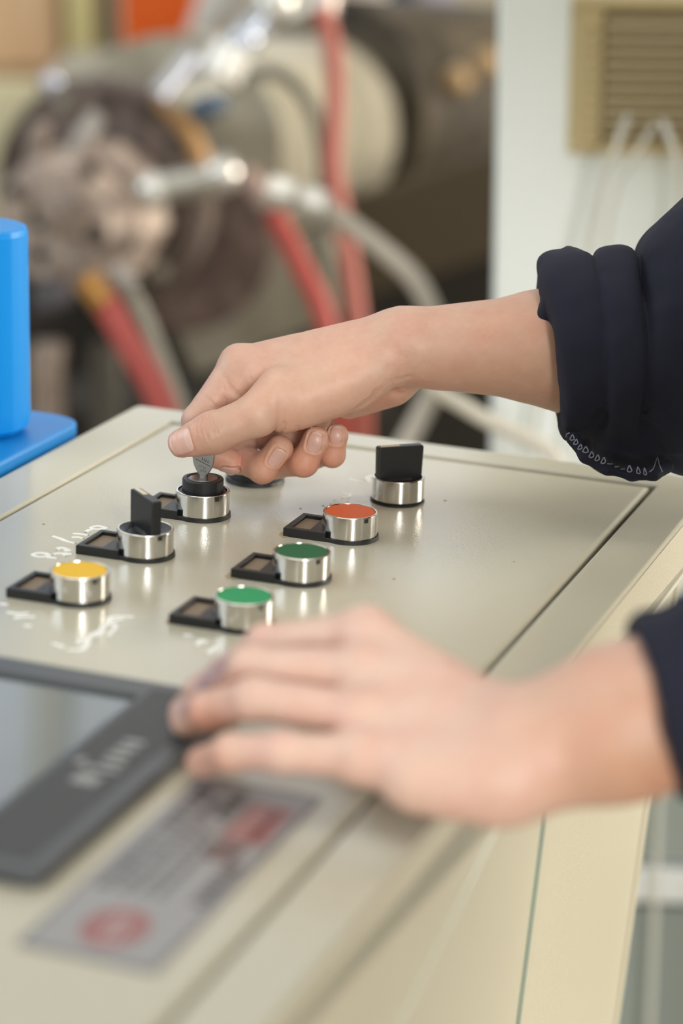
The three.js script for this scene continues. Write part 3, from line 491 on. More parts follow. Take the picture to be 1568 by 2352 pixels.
// ---- left hand resting on the corner of the screen
{
  const J = (x, y, z) => at(x, y, z), c = (a, b, ra, rb, o) => cap(a, b, ra * mm, rb * mm, o);
  const wr = J(1215, 1722, 0.957), fa = J(1420, 1664, 0.958), el = J(1980, 1500, 0.955);
  const I = [J(838, 1456, 1.008), J(612, 1484, 1.03), J(520, 1552, 1.048), J(482, 1606, 1.052)], M = [J(832, 1545, 0.99), J(575, 1535, 1.008), J(470, 1592, 1.028), J(428, 1640, 1.032)];
  const R = [J(835, 1642, 0.972), J(585, 1606, 0.988), J(480, 1632, 1.008), J(430, 1655, 1.024)], P = [J(830, 1738, 0.957), J(645, 1727, 0.962), J(530, 1727, 0.972), J(463, 1752, 0.995)];
  const body = join([c(wr, fa, 25.5, 28.5), c(fa, el, 29, 38), c(J(1170, 1690, 0.966), I[0], 14.5, 10.6), c(J(1180, 1708, 0.96), M[0], 16, 10.4), c(J(1185, 1738, 0.955), R[0], 16, 10), c(J(1185, 1780, 0.95), P[0], 15.5, 9.6), c(J(1130, 1800, 0.948), J(960, 1790, 0.95), 16, 13), c(J(1110, 1660, 0.985), J(940, 1590, 1.03), 13, 12)], 11 * mm);
  const finger = (p, rs) => join(rs.slice(1).map((r, i) => c(p[i], p[i + 1], rs[i], r, { waist: 0.4 * mm })), 3 * mm);
  const f = rooted(body, [[I, [10, 9, 8, 7.2]], [M, [10, 9.2, 8.2, 7.4]], [R, [9.6, 8.8, 8, 7.2]], [P, [9, 8, 7.2, 6.6]]].map(([p, r]) => ({ f: finger(p, r), root: p[0], k: 7 * mm, near: 0.008, far: 0.026 })).concat([
    { f: join([c(J(940, 1580, 1.03), J(800, 1590, 1.062), 12, 10), c(J(800, 1590, 1.062), J(725, 1610, 1.072), 10, 8)], 3 * mm), root: J(940, 1580, 1.03), k: 8 * mm, near: 0.01, far: 0.03 }]));
  const detail = (x, y, z) => (noise3(x * 200, y * 200, z * 200) - 0.5) * 0.0003 + (noise3(x * 60, y * 60, z * 60) - 0.5) * 0.0007;
  const b = boundsOf([M[3], I[3], I[0], P[3], J(850, 1850, 0.94), J(725, 1610, 1.072), fa, wr], 0.04), cutX = fa.x + 0.012;
  const g1 = meshField((x, y, z) => Math.max(f(x, y, z), x - cutX), b.min, b.max, 0.0018, detail), b2 = boundsOf([fa, el], 0.05);
  const g2 = meshField((x, y, z) => Math.max(f(x, y, z), cutX - 0.006 - x), b2.min, b2.max, 0.005);
  const red = [0.66, 0.29, 0.185], sp = [{ p: J(440, 1660, 1.0), r: 0.02, c: red, k: 0.6 }, { p: J(450, 1580, 1.04), r: 0.018, c: [0.38, 0.24, 0.23], k: 0.75 }, { p: J(470, 1750, 0.97), r: 0.016, c: red, k: 0.5 }, { p: J(1480, 1760, 0.935), r: 0.035, c: [0.5, 0.24, 0.13], k: 0.7 }, { p: J(1380, 1560, 0.94), r: 0.05, c: [0.5, 0.27, 0.18], k: 0.5 }];  // mauve finger ends and brown wrist: shade and warm bounce painted into skin
  skinGeos.push(colourSkin(g1, sp, [0.69, 0.455, 0.365]), colourSkin(g2, sp, [0.61, 0.36, 0.275]));
  for (const [x, y, z] of [[432, 1612, 1.01], [470, 1562, 1.03], [505, 1530, 1.035]]) nail(f, x, y, z, -6, 6, 0.0066, 0.0054, 0.5, 0.1, 0, [0.40, 0.26, 0.27]);  // dark mauve nails, with the shade of the finger ends put in
}
// ---- clothes and the rest of the person
const clothTex = noiseTex(256, [[64, 1], [128, 0.6]], (v, x, y) => 0.35 * v + 0.65 * (0.5 + 0.5 * Math.sin((x + y * 2) * Math.PI * 2 / 8) * Math.sin((x * 2 - y) * Math.PI * 2 / 16)));
const navy = phys('#0c1026', 0.85, 0, { sheen: 0.16, sheenRoughness: 0.5, sheenColor: new THREE.Color('#2f4a8a'), bumpMap: rep(clothTex, 0.011), bumpScale: 0.00012 });
const clothUV = (g, axis) => { const P = g.attributes.position, N = g.attributes.normal, uv = new Float32Array(P.count * 2); for (let i = 0; i < P.count; i++) { const p = V3(P.getX(i), P.getY(i), P.getZ(i)); uv[i * 2] = p.dot(axis); uv[i * 2 + 1] = p.y * 0.83 + p.z * 0.55; } g.setAttribute('uv', new THREE.BufferAttribute(uv, 2)); return g; };
{
  const J = (x, y, d) => at(x, y, KZ + d * mm), c = (a, b, ra, rb, o) => cap(a, b, ra * mm, rb * mm, o);
  // elliptic ring of cloth round the arm: centre, axis, radii up and in depth, tube radii along the arm and outwards
  const ring = (cx, cy, d, tilt, ru, rd, ta, tr) => {
    const o = J(cx, cy, d), ax = V3(Math.cos(tilt), 0, 0).addScaledVector(AX.u, Math.sin(tilt)).normalize(), de = AX.f.clone(), up = de.clone().cross(ax).normalize().negate();
    return (x, y, z) => { const p = V3(x - o.x, y - o.y, z - o.z), a = p.dot(ax), u = p.dot(up), q = p.dot(de), L1 = Math.hypot(u / ru, q / rd) || 1e-6, k = Math.hypot(u, q); return ((Math.abs(a / ta) ** 3.2 + Math.abs((k - k / L1) / tr) ** 3.2) ** 0.3125 - 1) * Math.min(ta, tr); };
  };
  const disc = (cx, cy, d, ru, rd, half, tilt) => {                            // fills a ring so that the arm is wrapped
    const o = J(cx, cy, d), ax = V3(Math.cos(tilt), 0, 0).addScaledVector(AX.u, Math.sin(tilt)).normalize(), de = AX.f.clone(), up = de.clone().cross(ax).normalize().negate();
    return (x, y, z) => { const p = V3(x - o.x, y - o.y, z - o.z), a = Math.abs(p.dot(ax)) - half, r = (Math.hypot(p.dot(up) / ru, p.dot(de) / rd) - 1) * Math.min(ru, rd); return smax(a, r, 0.004); };
  };
  const band1 = ring(1316, 790, 8, 0.14, 0.0410, 0.043, 0.0145, 0.0125), band1b = disc(1320, 797, 8, 0.050, 0.052, 0.0105, 0.13);
  const band2f = disc(1410, 812, 10, 0.056, 0.056, 0.0075, 0.05), band2 = ring(1408, 812, 10, 0.05, 0.0475, 0.0475, 0.0108, 0.0118), flap = ring(1428, 872, 6, 0.16, 0.0475, 0.040, 0.0125, 0.0045);
  const cutB = J(1448, 800, 0), elbow = J(1590, 850, 18), up = V3(0.56, 1.41, -1.24);
  const bulk = join([c(J(1478, 826, 12), elbow, 54, 58), c(J(1596, 756, 14), up, 58, 68)], 0.03);
  const coreF = c(J(1330, 806, 9), J(1500, 835, 12), 41, 46), cutC = J(1285, 800, 0), core = (x, y, z) => smax(coreF(x, y, z), cutC.x - x - (y - cutC.y) * 0.14, 0.004);
  const lower = join([c(J(1400, 900, -2), J(1420, 1010, -2), 24, 16), c(J(1470, 930, 6), J(1480, 1030, 4), 30, 14), c(J(1380, 930, 20), J(1400, 1015, 16), 22, 15)], 0.012);
  const hemPath = [[1318, 1008], [1345, 1047], [1395, 1078], [1450, 1091], [1500, 1090], [1532, 1072]].map(([x, y], i) => J(x, y, [-24, -29, -31, -31, -28, -22][i]));
  const hem = join(hemPath.slice(1).map((p, i) => c(hemPath[i], p, 4.0, 4.0)), 0.003), hemBack = join([c(J(1330, 1005, 20), J(1400, 1062, 18), 5, 5), c(J(1400, 1062, 18), J(1500, 1070, 18), 5, 5)], 0.004);
  const tuck = ring(1272, 690, 14, -0.35, 0.026, 0.034, 0.006, 0.006);
  let f = (x, y, z) => {
    const sh = smax(bulk(x, y, z), cutB.x - x + (y - cutB.y) * 0.10, 0.014); let d = smin(sh, smin(band2(x, y, z), band2f(x, y, z), 0.004), 0.003);
    d = Math.min(d, core(x, y, z)); d = smin(d, lower(x, y, z), 0.010); d = smin(d, hem(x, y, z), 0.006); d = smin(d, hemBack(x, y, z), 0.006);
    d = smin(d, smin(band1(x, y, z), band1b(x, y, z), 0.006), 0.0022); d = smin(d, tuck(x, y, z), 0.002); return d;
  };
  const base = f, hit = (x, y) => march(base, at(x, y, 1.2), at(x, y, 1).sub(CAM).normalize(), 0.4);
  const line = (pts, w, d) => ({ pts: dense(pts).map(([x, y]) => hit(x, y)).filter(Boolean), w: w * mm, d: d * mm });
  const zs = (pts, w, d) => line(pts.map(([x, y]) => [1220 + x / 4.506, 540 + y / 4.506]), w, d), zt = (pts, w, d) => line(pts.map(([x, y]) => [1260 + x / 5.09, 880 + y / 5.09]), w, d);
  const gr = grooves([zt([[300, 560], [450, 530], [560, 475], [660, 360]], 4.0, 1.6), zt([[330, 640], [480, 760], [700, 850], [900, 890], [1100, 960]], 3.0, 1.2), zt([[1250, 400], [1400, 600], [1540, 800]], 6.0, -2.4)].filter((g) => g.pts.length > 1));
  const detail = (x, y, z) => gr(x, y, z) + (noise3(x * 90, y * 90, z * 90) - 0.5) * 0.0012 + (noise3(x * 34 + 3, y * 34, z * 34) - 0.5) * 0.003 + (noise3(x * 30 + y * 20, y * 14, z * 22) - 0.5) * 0.005;
  const wide = (x, y, z) => f(x, y, z), b = boundsOf([J(1232, 560, 0), J(1240, 1110, 0), J(1620, 700, -30), J(1640, 1000, 70), J(1640, 430, 40)], 0.045), cut = J(1690, 800, 0).x;
  const g1 = meshField((x, y, z) => Math.max(wide(x, y, z), x - cut), b.min, b.max, 0.0017, detail);
  const b2 = boundsOf([elbow, up], 0.09); const g2 = meshField((x, y, z) => Math.max(f(x, y, z), cut - 0.008 - x), b2.min, b2.max, 0.008);
  pPart('sleeve', merge([clothUV(g1, V3(1, 0, 0)), clothUV(g2, V3(1, 0, 0))]), navy, 'navy sleeve rolled above the hand with the key');
  // overlock stitches along the hem
  const thread = std('#7c7f88', 0.8), st = [], sp = [[240, 590], [285, 650], [325, 700], [375, 765], [430, 800], [490, 850], [560, 890], [635, 930], [705, 950], [780, 980], [855, 1005], [940, 1025], [1030, 1040], [1110, 1050]];
  for (let i = 0; i < sp.length; i++) { const [x, y] = sp[i], X = 1260 + x / 5.09, Y = 880 + y / 5.09, w = i > 3 && i < 12 ? 5.2 : 4; const P = [[X - w, Y + 2], [X - w * 0.1, Y - 6.2], [X + w, Y + 3], [X - w * 0.2, Y + 4.4], [X - w, Y + 2]].map(([a, b2_]) => { const h = march((p, q, r) => f(p, q, r) + (Math.abs(f(p, q, r)) < 0.004 ? detail(p, q, r) : 0), at(a, b2_, 1.2), at(a, b2_, 1).sub(CAM).normalize(), 0.4); if (h) h.addScaledVector(grad(f, h.x, h.y, h.z, 0.003), 0.0017); return h; }); if (P.every(Boolean)) { const t = new THREE.TubeGeometry(new THREE.CatmullRomCurve3(P, false, 'catmullrom', 0.2), 14, 0.00036, 5); st.push(t); } }
  { const P = [[1170, 1040], [1220, 1000], [1268, 860], [1290, 960], [1325, 1040]].map(([x, y]) => march(f, at(1260 + x / 5.09, 880 + y / 5.09, 1.2), at(1260 + x / 5.09, 880 + y / 5.09, 1).sub(CAM).normalize(), 0.4)).map((h) => h && h.addScaledVector(AX.f, -0.0012)); if (P.every(Boolean)) st.push(new THREE.TubeGeometry(new THREE.CatmullRomCurve3(P, false, 'catmullrom', 0.1), 20, 0.00028, 5)); }
  if (st.length) pPart('hem_stitching', merge(st), thread);
}
{ // left sleeve, shirt, trousers, shoes, head: mostly or wholly outside the picture
  const c = (a, b, ra, rb, o) => cap(a, b, ra, rb, o), s0 = at(1500, 1640, 0.957), s1 = at(1960, 1500, 0.955), shL = V3(0.43, 1.36, -0.87), shR = V3(0.56, 1.38, -1.24);
  const nrm = at(1550, 1790, 0.957).sub(at(1452, 1470, 0.957)).normalize(), cutN = V3().crossVectors(nrm, AX.f).normalize(), p0 = at(1500, 1632, 0.957); if (cutN.x < 0) cutN.negate();
  const tubeF = join([c(at(1440, 1640, 0.957), s1, 0.0345, 0.05), c(s1, shL, 0.052, 0.068)], 0.03);
  const roll = (x, y, z) => { const p = V3(x - p0.x, y - p0.y, z - p0.z), a = p.dot(cutN) - 0.007; const r = p.clone().addScaledVector(cutN, -p.dot(cutN)).length() - 0.0335; return Math.hypot(a, r) - 0.0065; };
  const fl = (x, y, z) => smin(Math.max(tubeF(x, y, z), -((x - p0.x) * cutN.x + (y - p0.y) * cutN.y + (z - p0.z) * cutN.z)), roll(x, y, z), 0.006), bb = boundsOf([s0, s1, shL], 0.08);
  pPart('sleeve', clothUV(meshField(fl, bb.min, bb.max, 0.005, (x, y, z) => (noise3(x * 40, y * 40, z * 40) - 0.5) * 0.006), V3(1, 0, 0)), navy, 'navy sleeve of the nearer arm');
  const mid = V3(0.52, 1.2, -1.06), hip = V3(0.64, 0.93, -1.1), side = V3(0.33, 0, -0.94);
  const shirt = join([c(V3(0.52, 1.30, -1.06), hip, 0.12, 0.125, { side, wide: 1.45 }), c(shL, shR, 0.066, 0.066), c(V3(0.49, 1.40, -1.05), V3(0.46, 1.44, -1.04), 0.06, 0.055)], 0.05), sb = boundsOf([shL, shR, hip, V3(0.5, 1.46, -1.05)], 0.22);
  pPart('shirt', clothUV(meshField((x, y, z) => Math.max(shirt(x, y, z), 0.9 - y), sb.min, sb.max, 0.014), V3(1, 0, 0)), navy);
  const kn = [V3(0.60, 0.5, -1.0), V3(0.66, 0.5, -1.19)], an = [V3(0.62, 0.09, -0.99), V3(0.68, 0.09, -1.2)];
  const tr = join([c(hip.clone().add(V3(0, 0.02, 0)), hip.clone().add(V3(0, -0.06, 0)), 0.12, 0.115, { side, wide: 1.4 }), ...[0, 1].flatMap((i) => [c(hip.clone().addScaledVector(side, i ? 0.09 : -0.09).add(V3(0, -0.08, 0)), kn[i], 0.088, 0.064), c(kn[i], an[i], 0.064, 0.05)])], 0.03), tb = boundsOf([hip, ...an], 0.2);
  pPart('trousers', clothUV(meshField((x, y, z) => Math.max(tr(x, y, z), y - 0.95, 0.06 - y), tb.min, tb.max, 0.014), V3(1, 0, 0)), std('#22252c', 0.85));
  for (const a of an) { const g = meshField(join([c(a.clone().setY(0.055), a.clone().add(V3(-0.13, -0.045, -0.02)), 0.05, 0.042)], 0.01), a.clone().add(V3(-0.24, -0.12, -0.1)), a.clone().add(V3(0.09, 0.05, 0.08)), 0.008); const P = g.attributes.position; for (let i = 0; i < P.count; i++) if (P.getY(i) < 0.002) P.setY(i, 0.002); pPart('shoe', g, std('#191919', 0.6)); }
  // head and neck
  const H = V3(0.385, 1.60, -1.01), fw = V3(-0.86, -0.36, -0.36).normalize(), rt = V3(0.33, 0, -0.94), hu = rt.clone().cross(fw).normalize(), P = (a, b, d) => H.clone().addScaledVector(fw, a).addScaledVector(hu, b).addScaledVector(rt, d);
  const head = join([c(P(-0.015, 0.035, 0), P(0.005, 0.03, 0), 0.086, 0.082, { side: rt, wide: 0.86 }), c(P(0.03, -0.02, 0), P(0.045, -0.075, 0), 0.062, 0.034), c(P(0.086, 0.012, 0), P(0.104, -0.018, 0), 0.009, 0.013), c(P(0.074, -0.052, -0.014), P(0.074, -0.052, 0.014), 0.010, 0.010), c(P(0.0, 0, 0.078), P(-0.008, -0.02, 0.076), 0.014, 0.011), c(P(0.0, 0, -0.078), P(-0.008, -0.02, -0.076), 0.014, 0.011), c(P(-0.02, -0.06, 0), V3(0.49, 1.40, -1.05), 0.055, 0.06)], 0.018);
  const eyes = [0.031, -0.031].map((d) => c(P(0.083, 0.012, d), P(0.084, 0.012, d * 0.9), 0.012, 0.012)), hf = (x, y, z) => smax(head(x, y, z), -Math.min(eyes[0](x, y, z), eyes[1](x, y, z)), 0.006), hb = boundsOf([P(0.12, 0.13, 0.1), P(-0.12, -0.1, -0.1), V3(0.49, 1.40, -1.05)], 0.06);
  skinGeos.push(colourSkin(meshField(hf, hb.min, hb.max, 0.006), []));
  const hair = join([c(P(-0.022, 0.045, 0), P(-0.002, 0.05, 0), 0.095, 0.086, { side: rt, wide: 0.88 }), c(P(-0.05, -0.01, 0), P(-0.055, 0.02, 0), 0.066, 0.07, { side: rt, wide: 1.02 })], 0.02), face = c(P(0.09, -0.03, 0), P(0.1, -0.1, 0), 0.085, 0.09);
  pPart('hair', meshField((x, y, z) => smax(hair(x, y, z), -face(x, y, z), 0.01), P(0, 0, 0).addScalar(-0.17), P(0, 0, 0).addScalar(0.19), 0.008, (x, y, z) => (noise3(x * 150, y * 60, z * 150) - 0.5) * 0.004), std('#1d1613', 0.6));
  for (const d of [0.031, -0.031]) { const g = new THREE.SphereGeometry(0.0115, 20, 14); const q = P(0.076, 0.012, d); g.translate(q.x, q.y, q.z); pPart('eye', g, std('#d8d2c8', 0.2)); const e = new THREE.SphereGeometry(0.0058, 16, 12), r = P(0.0832, 0.0115, d); e.translate(r.x, r.y, r.z); pPart('iris', e, std('#2b1a10', 0.15)); }
}
{
  { const c = (a, b, ra, rb) => cap(a, b, ra, rb), shL = V3(0.43, 1.36, -0.87), shR = V3(0.56, 1.38, -1.24), eL = at(1960, 1500, 0.955), eR = at(1556, 898, KZ + 0.016), ch = V3(0.52, 1.28, -1.06); const t = join([c(eL, shL, 0.036, 0.045), c(eR, shR, 0.038, 0.046), c(shL, ch, 0.05, 0.08), c(shR, ch, 0.05, 0.08), c(ch, V3(0.49, 1.41, -1.05), 0.08, 0.055)], 0.02), b = boundsOf([shL, shR, eL, eR, ch, V3(0.5, 1.43, -1.05)], 0.1); skinGeos.push(colourSkin(meshField(t, b.min, b.max, 0.012), [])); }
  for (const g of skinGeos) for (const k of Object.keys(g.attributes)) if (!['position', 'normal', 'color'].includes(k)) g.deleteAttribute(k);
  pPart('body', mergeGeometries(skinGeos), skinM);
  for (const [g] of nails) pPart('fingernail', g, nailM);
}
// ---- the key
{
  const ko = pan(-0.4978, 1.2005, 0.0205), key = thing('key', 'small flat silver key held between thumb and finger in the black key switch', 'key', ko, PQ.clone().multiply(new THREE.Quaternion().setFromAxisAngle(V3(0, 1, 0), YAW - 0.38)));
  const s = new THREE.Shape(); s.moveTo(-1.5, 0.5); s.lineTo(-1.5, 2.4); s.quadraticCurveTo(-5.9, 6.5, -6.1, 13); s.quadraticCurveTo(-6.0, 22.5, 0, 23.5); s.quadraticCurveTo(6.0, 22.5, 6.1, 13); s.quadraticCurveTo(5.9, 6.5, 1.5, 2.4); s.lineTo(1.5, 0.5); s.closePath();
  const g = new THREE.ExtrudeGeometry(s, { depth: 1.5, bevelEnabled: true, bevelSize: 0.22, bevelThickness: 0.22, bevelSegments: 3, curveSegments: 20 }); g.translate(0, 0, -0.75); g.scale(mm, mm, mm);
  const keyM = std('#a9aaa8', 0.38, 0.9, { bumpMap: rep(mottle, 0.004), bumpScale: 0.00003 });
  part('bow', g, keyM, key); part('blade', [rbox(0.0028, 0.006, 0.0016, 0.0003, 0.0001, -0.0005, 0), rbox(0.0011, 0.0052, 0.0022, 0.0003, 0.0019, 0.0006, 0.0002)], steel, key);
  const eng = [], dark = std('#4a4b4c', 0.6, 0.6), cut = (x, y, w, h, r = 0) => { const b = new THREE.BoxGeometry(w * mm, h * mm, 0.06 * mm); b.rotateZ(r); b.translate(x * mm, y * mm, 0.985 * mm); eng.push(b); };
  cut(0.2, 9.6, 9.4, 0.34, -0.33);
  cut(-0.3, 11.9, 0.3, 1.7, -0.3); cut(0.1, 11.2, 1.1, 0.3, -0.33); cut(1.2, 11.5, 0.3, 1.8, -0.3); cut(2.0, 11.1, 0.3, 1.6, -0.3); cut(1.6, 10.6, 0.9, 0.3, -0.33); cut(3.1, 10.9, 0.3, 1.8, -0.3); cut(3.6, 10.1, 0.9, 0.3, -0.33);
  cut(-2.0, 7.6, 0.22, 1.0, -0.3); cut(-0.9, 7.4, 0.22, 1.0, -0.3); cut(-0.6, 7.8, 0.6, 0.2, -0.3); cut(0.4, 6.9, 0.22, 1.0, -0.3); cut(1.3, 6.9, 0.6, 0.2, -0.3); cut(1.5, 6.5, 0.22, 0.9, -0.5);
  cut(-0.9, 5.3, 0.22, 1.2, -0.2); cut(-0.5, 4.8, 0.7, 0.2, -0.2); cut(0.7, 5.2, 0.22, 1.1, -0.2); cut(1.7, 5.1, 0.6, 0.2, -0.3); cut(1.8, 4.6, 0.22, 0.9, -0.5);
  part('engraving', eng, dark, key);
}
// ---------------------------------------------------------------- the workshop behind the desk
const iron = std('#ffffff', 0.55, 0.35, { map: rep(colourTex([[5, 1], [14, 0.9], [50, 0.5]], '#4a3f3a', '#80736c'), 0.4), bumpMap: rep(mottle, 0.1), bumpScale: 0.001 });
const ironPale = std('#ffffff', 0.6, 0.15, { map: rep(colourTex([[5, 1], [12, 0.9], [40, 0.5]], '#84726a', '#cfbfb1'), 0.3), bumpMap: rep(mottle, 0.1), bumpScale: 0.0015 });
const castGrey = std('#ffffff', 0.5, 0.1, { map: rep(colourTex([[4, 1], [13, 0.7]], '#8a857a', '#a5a090'), 0.6) });
const barrelM = std('#ffffff', 0.42, 0.15, { map: rep(colourTex([[4, 1], [11, 0.7]], '#9c9686', '#b9b3a2'), 0.5) });
const brass = std('#c08f52', 0.35, 0.7), nickel = std('#e6e4de', 0.33, 0.85), coal = std('#15130f', 0.8), darkM = std('#211d17', 0.75);
const hexNut = (a, b, r) => bar(a, b, r, 6);
const PXM = (z) => z / F;                                                     // metres per pixel at a depth
const onFloor = (p, h = 0.02) => V3(p.x, h, p.z);
{ // extruder: flange with a bolted boss, barrel and frame
  const Z = 3.2, s = PXM(Z), c = at(222, 448, Z), m = thing('extruder_machine', 'rusty brown machine with a big round flange and grey barrel behind the control desk', 'machine', V3(c.x, 0, c.z));
  const loc = (p) => p.clone().sub(m.position), A = (x, y, z = Z) => loc(at(x, y, z));
  const ax = V3(0.34, -0.02, -0.94).normalize(), fl = loc(c);
  const along = (t, o = V3()) => fl.clone().addScaledVector(ax, t).add(o), side = V3().crossVectors(ax, V3(0, 1, 0)).normalize(), upv = V3().crossVectors(side, ax).normalize();
  const on = (a, r, t) => along(t).addScaledVector(side, Math.cos(a) * r).addScaledVector(upv, Math.sin(a) * r);
  const R = 266 * s, fg = lathe([[0.001, 0], [R * 0.93, 0], [R * 0.97, 0.003], [R * 0.985, 0.009], [R, 0.012], [R, 0.05], [R * 0.98, 0.056], [0.001, 0.056]], 72); orient(fg, V3(0, 1, 0), ax); fg.translate(fl.x, fl.y, fl.z);
  const flange = part('flange', fg, iron, m);
  part('rim_band', new THREE.TubeGeometry(new THREE.CatmullRomCurve3(Array.from({ length: 12 }, (_, i) => on((10 + i * 4.2) * Math.PI / 180, R + 0.001, 0.012))), 40, 0.0125, 12), std('#b98f5c', 0.45, 0.2), flange);
  for (let i = 0; i < 14; i++) { const a = i / 14 * Math.PI * 2 + 0.1; part('bolt', bar(on(a, R * 0.86, -0.012), on(a, R * 0.86, 0.004), 0.011, 6), i % 4 ? iron : castGrey, flange); }
  const b0 = A(160, 505, Z - 0.10), boss = lathe([[0.001, -0.06], [120 * s, -0.06], [142 * s, -0.05], [160 * s, -0.02], [168 * s, 0.1], [0.001, 0.1]], 9); orient(boss, V3(0, 1, 0), ax); boss.translate(b0.x, b0.y, b0.z);
  const bo = part('boss', toCreasedNormals(boss, 0.4), ironPale, m);
  for (const [x, y, r] of [[32, 440, 17], [88, 500, 24], [88, 588, 18], [222, 538, 22], [205, 392, 18]]) part('bolt_hole', bar(A(x, y, Z - 0.185), A(x, y, Z - 0.15), r * s, 18), coal, bo);
  for (const [x, y, w, h, r, d] of [[250, 565, 150, 56, -0.28, 0.13], [250, 380, 150, 60, 0.55, 0.11], [85, 340, 44, 110, 0.2, 0.1], [150, 470, 120, 60, -0.5, 0.17]]) { const g = rbox(w * s, h * s, 0.07, 0.01); g.rotateZ(-r); const q = A(x, y, Z - d); g.translate(q.x, q.y, q.z); part('lug', g, ironPale, bo); }
  part('clamp_bar', bar(A(222, 268, Z - 0.09), A(150, 380, Z - 0.11), 24 * s, 14), std('#a39f9a', 0.4, 0.5), flange);
  part('lifting_eye', new THREE.SphereGeometry(25 * s, 18, 12).translate(...A(118, 190, Z - 0.02).toArray()), std('#c5c8d8', 0.3, 0.6), flange);
  // barrel behind the flange
  const b1 = A(400, 340, Z + 0.1), b2 = A(715, 300, Z + 0.8), b3 = A(1190, 250, Z + 1.3), d12 = b2.clone().sub(b1).normalize();
  part('barrel', bar(b1, b2, 0.150, 56), barrelM, m); part('barrel_band', bar(b2, b2.clone().addScaledVector(d12, 0.05), 0.165, 48), std('#5d5344', 0.6), m);
  part('gear_housing', bar(b2.clone().add(V3(0.03, 0.03, -0.03)), b3, 0.185, 48), std('#ffffff', 0.65, 0.1, { map: rep(colourTex([[4, 1], [13, 0.7]], '#352e25', '#5a5040'), 0.6) }), m);
  { const g = rbox(0.30, 0.05, 0.34, 0.012); g.rotateZ(0.05); const q = A(350, 172, Z + 0.5); part('top_cover', g.translate(q.x, q.y, q.z), castGrey, m); }
  for (const [x, y, r] of [[1050, 185, 34], [1118, 145, 32]]) part('knob', new THREE.SphereGeometry(r * PXM(Z + 0.75), 20, 14).translate(...A(x, y, Z + 0.75).toArray()), std('#b0936b', 0.5, 0.2), m);
  // frame and feet below
  const plate = rbox(440 * s, 210 * s, 0.04, 0.01); plate.rotateZ(0.40); const q = A(600, 690, Z + 0.12); plate.translate(q.x, q.y, q.z); part('frame_plate', plate, std('#918a7c', 0.6), m);
  part('side_disc', bar(A(420, 560, Z + 0.05), A(445, 555, Z + 0.2), 205 * s, 40), std('#ffffff', 0.7, 0.2, { map: rep(colourTex([[5, 1], [13, 0.7]], '#4a3b36', '#75625a'), 0.4) }), m);
  part('back_wall', rbox(1.5, 0.56, 0.04, 0.01, A(560, 800, Z + 0.9).x, 0.3, A(560, 800, Z + 0.9).z), darkM, m);
  for (const [x, w, mt] of [[95, 76, ironPale], [230, 70, std('#57534c', 0.7)], [660, 60, std('#6a655a', 0.7)]]) part('frame_leg', rbox(w * s, 0.62, 0.07, 0.008, A(x, 0, Z).x, 0.31, 0), mt, m);
  part('frame_beam', rbox(860 * s, 0.06, 0.2, 0.01, A(480, 1060, Z).x, 0.45, -0.3), darkM, m);
  { const g = rbox(0.34, 0.15, 0.05, 0.01); g.rotateZ(0.32); const w = A(960, 520, Z + 0.55); g.translate(w.x, w.y, w.z); part('brown_guard', g, std('#4a3f2f', 0.7), m); }
  { const w = A(1000, 700, Z + 0.9); part('dark_housing', rbox(0.6, 0.66, 0.3, 0.02, w.x, 0.35, w.z), darkM, m); }
  part('motor', bar(A(20, 700, Z - 0.08), A(190, 660, Z + 0.1), 62 * s, 24), std('#2b292e', 0.5, 0.3), m); part('motor_cap', bar(A(105, 672, Z - 0.16), A(140, 668, Z - 0.12), 34 * s, 20), std('#6c6a72', 0.35, 0.6), m);
}
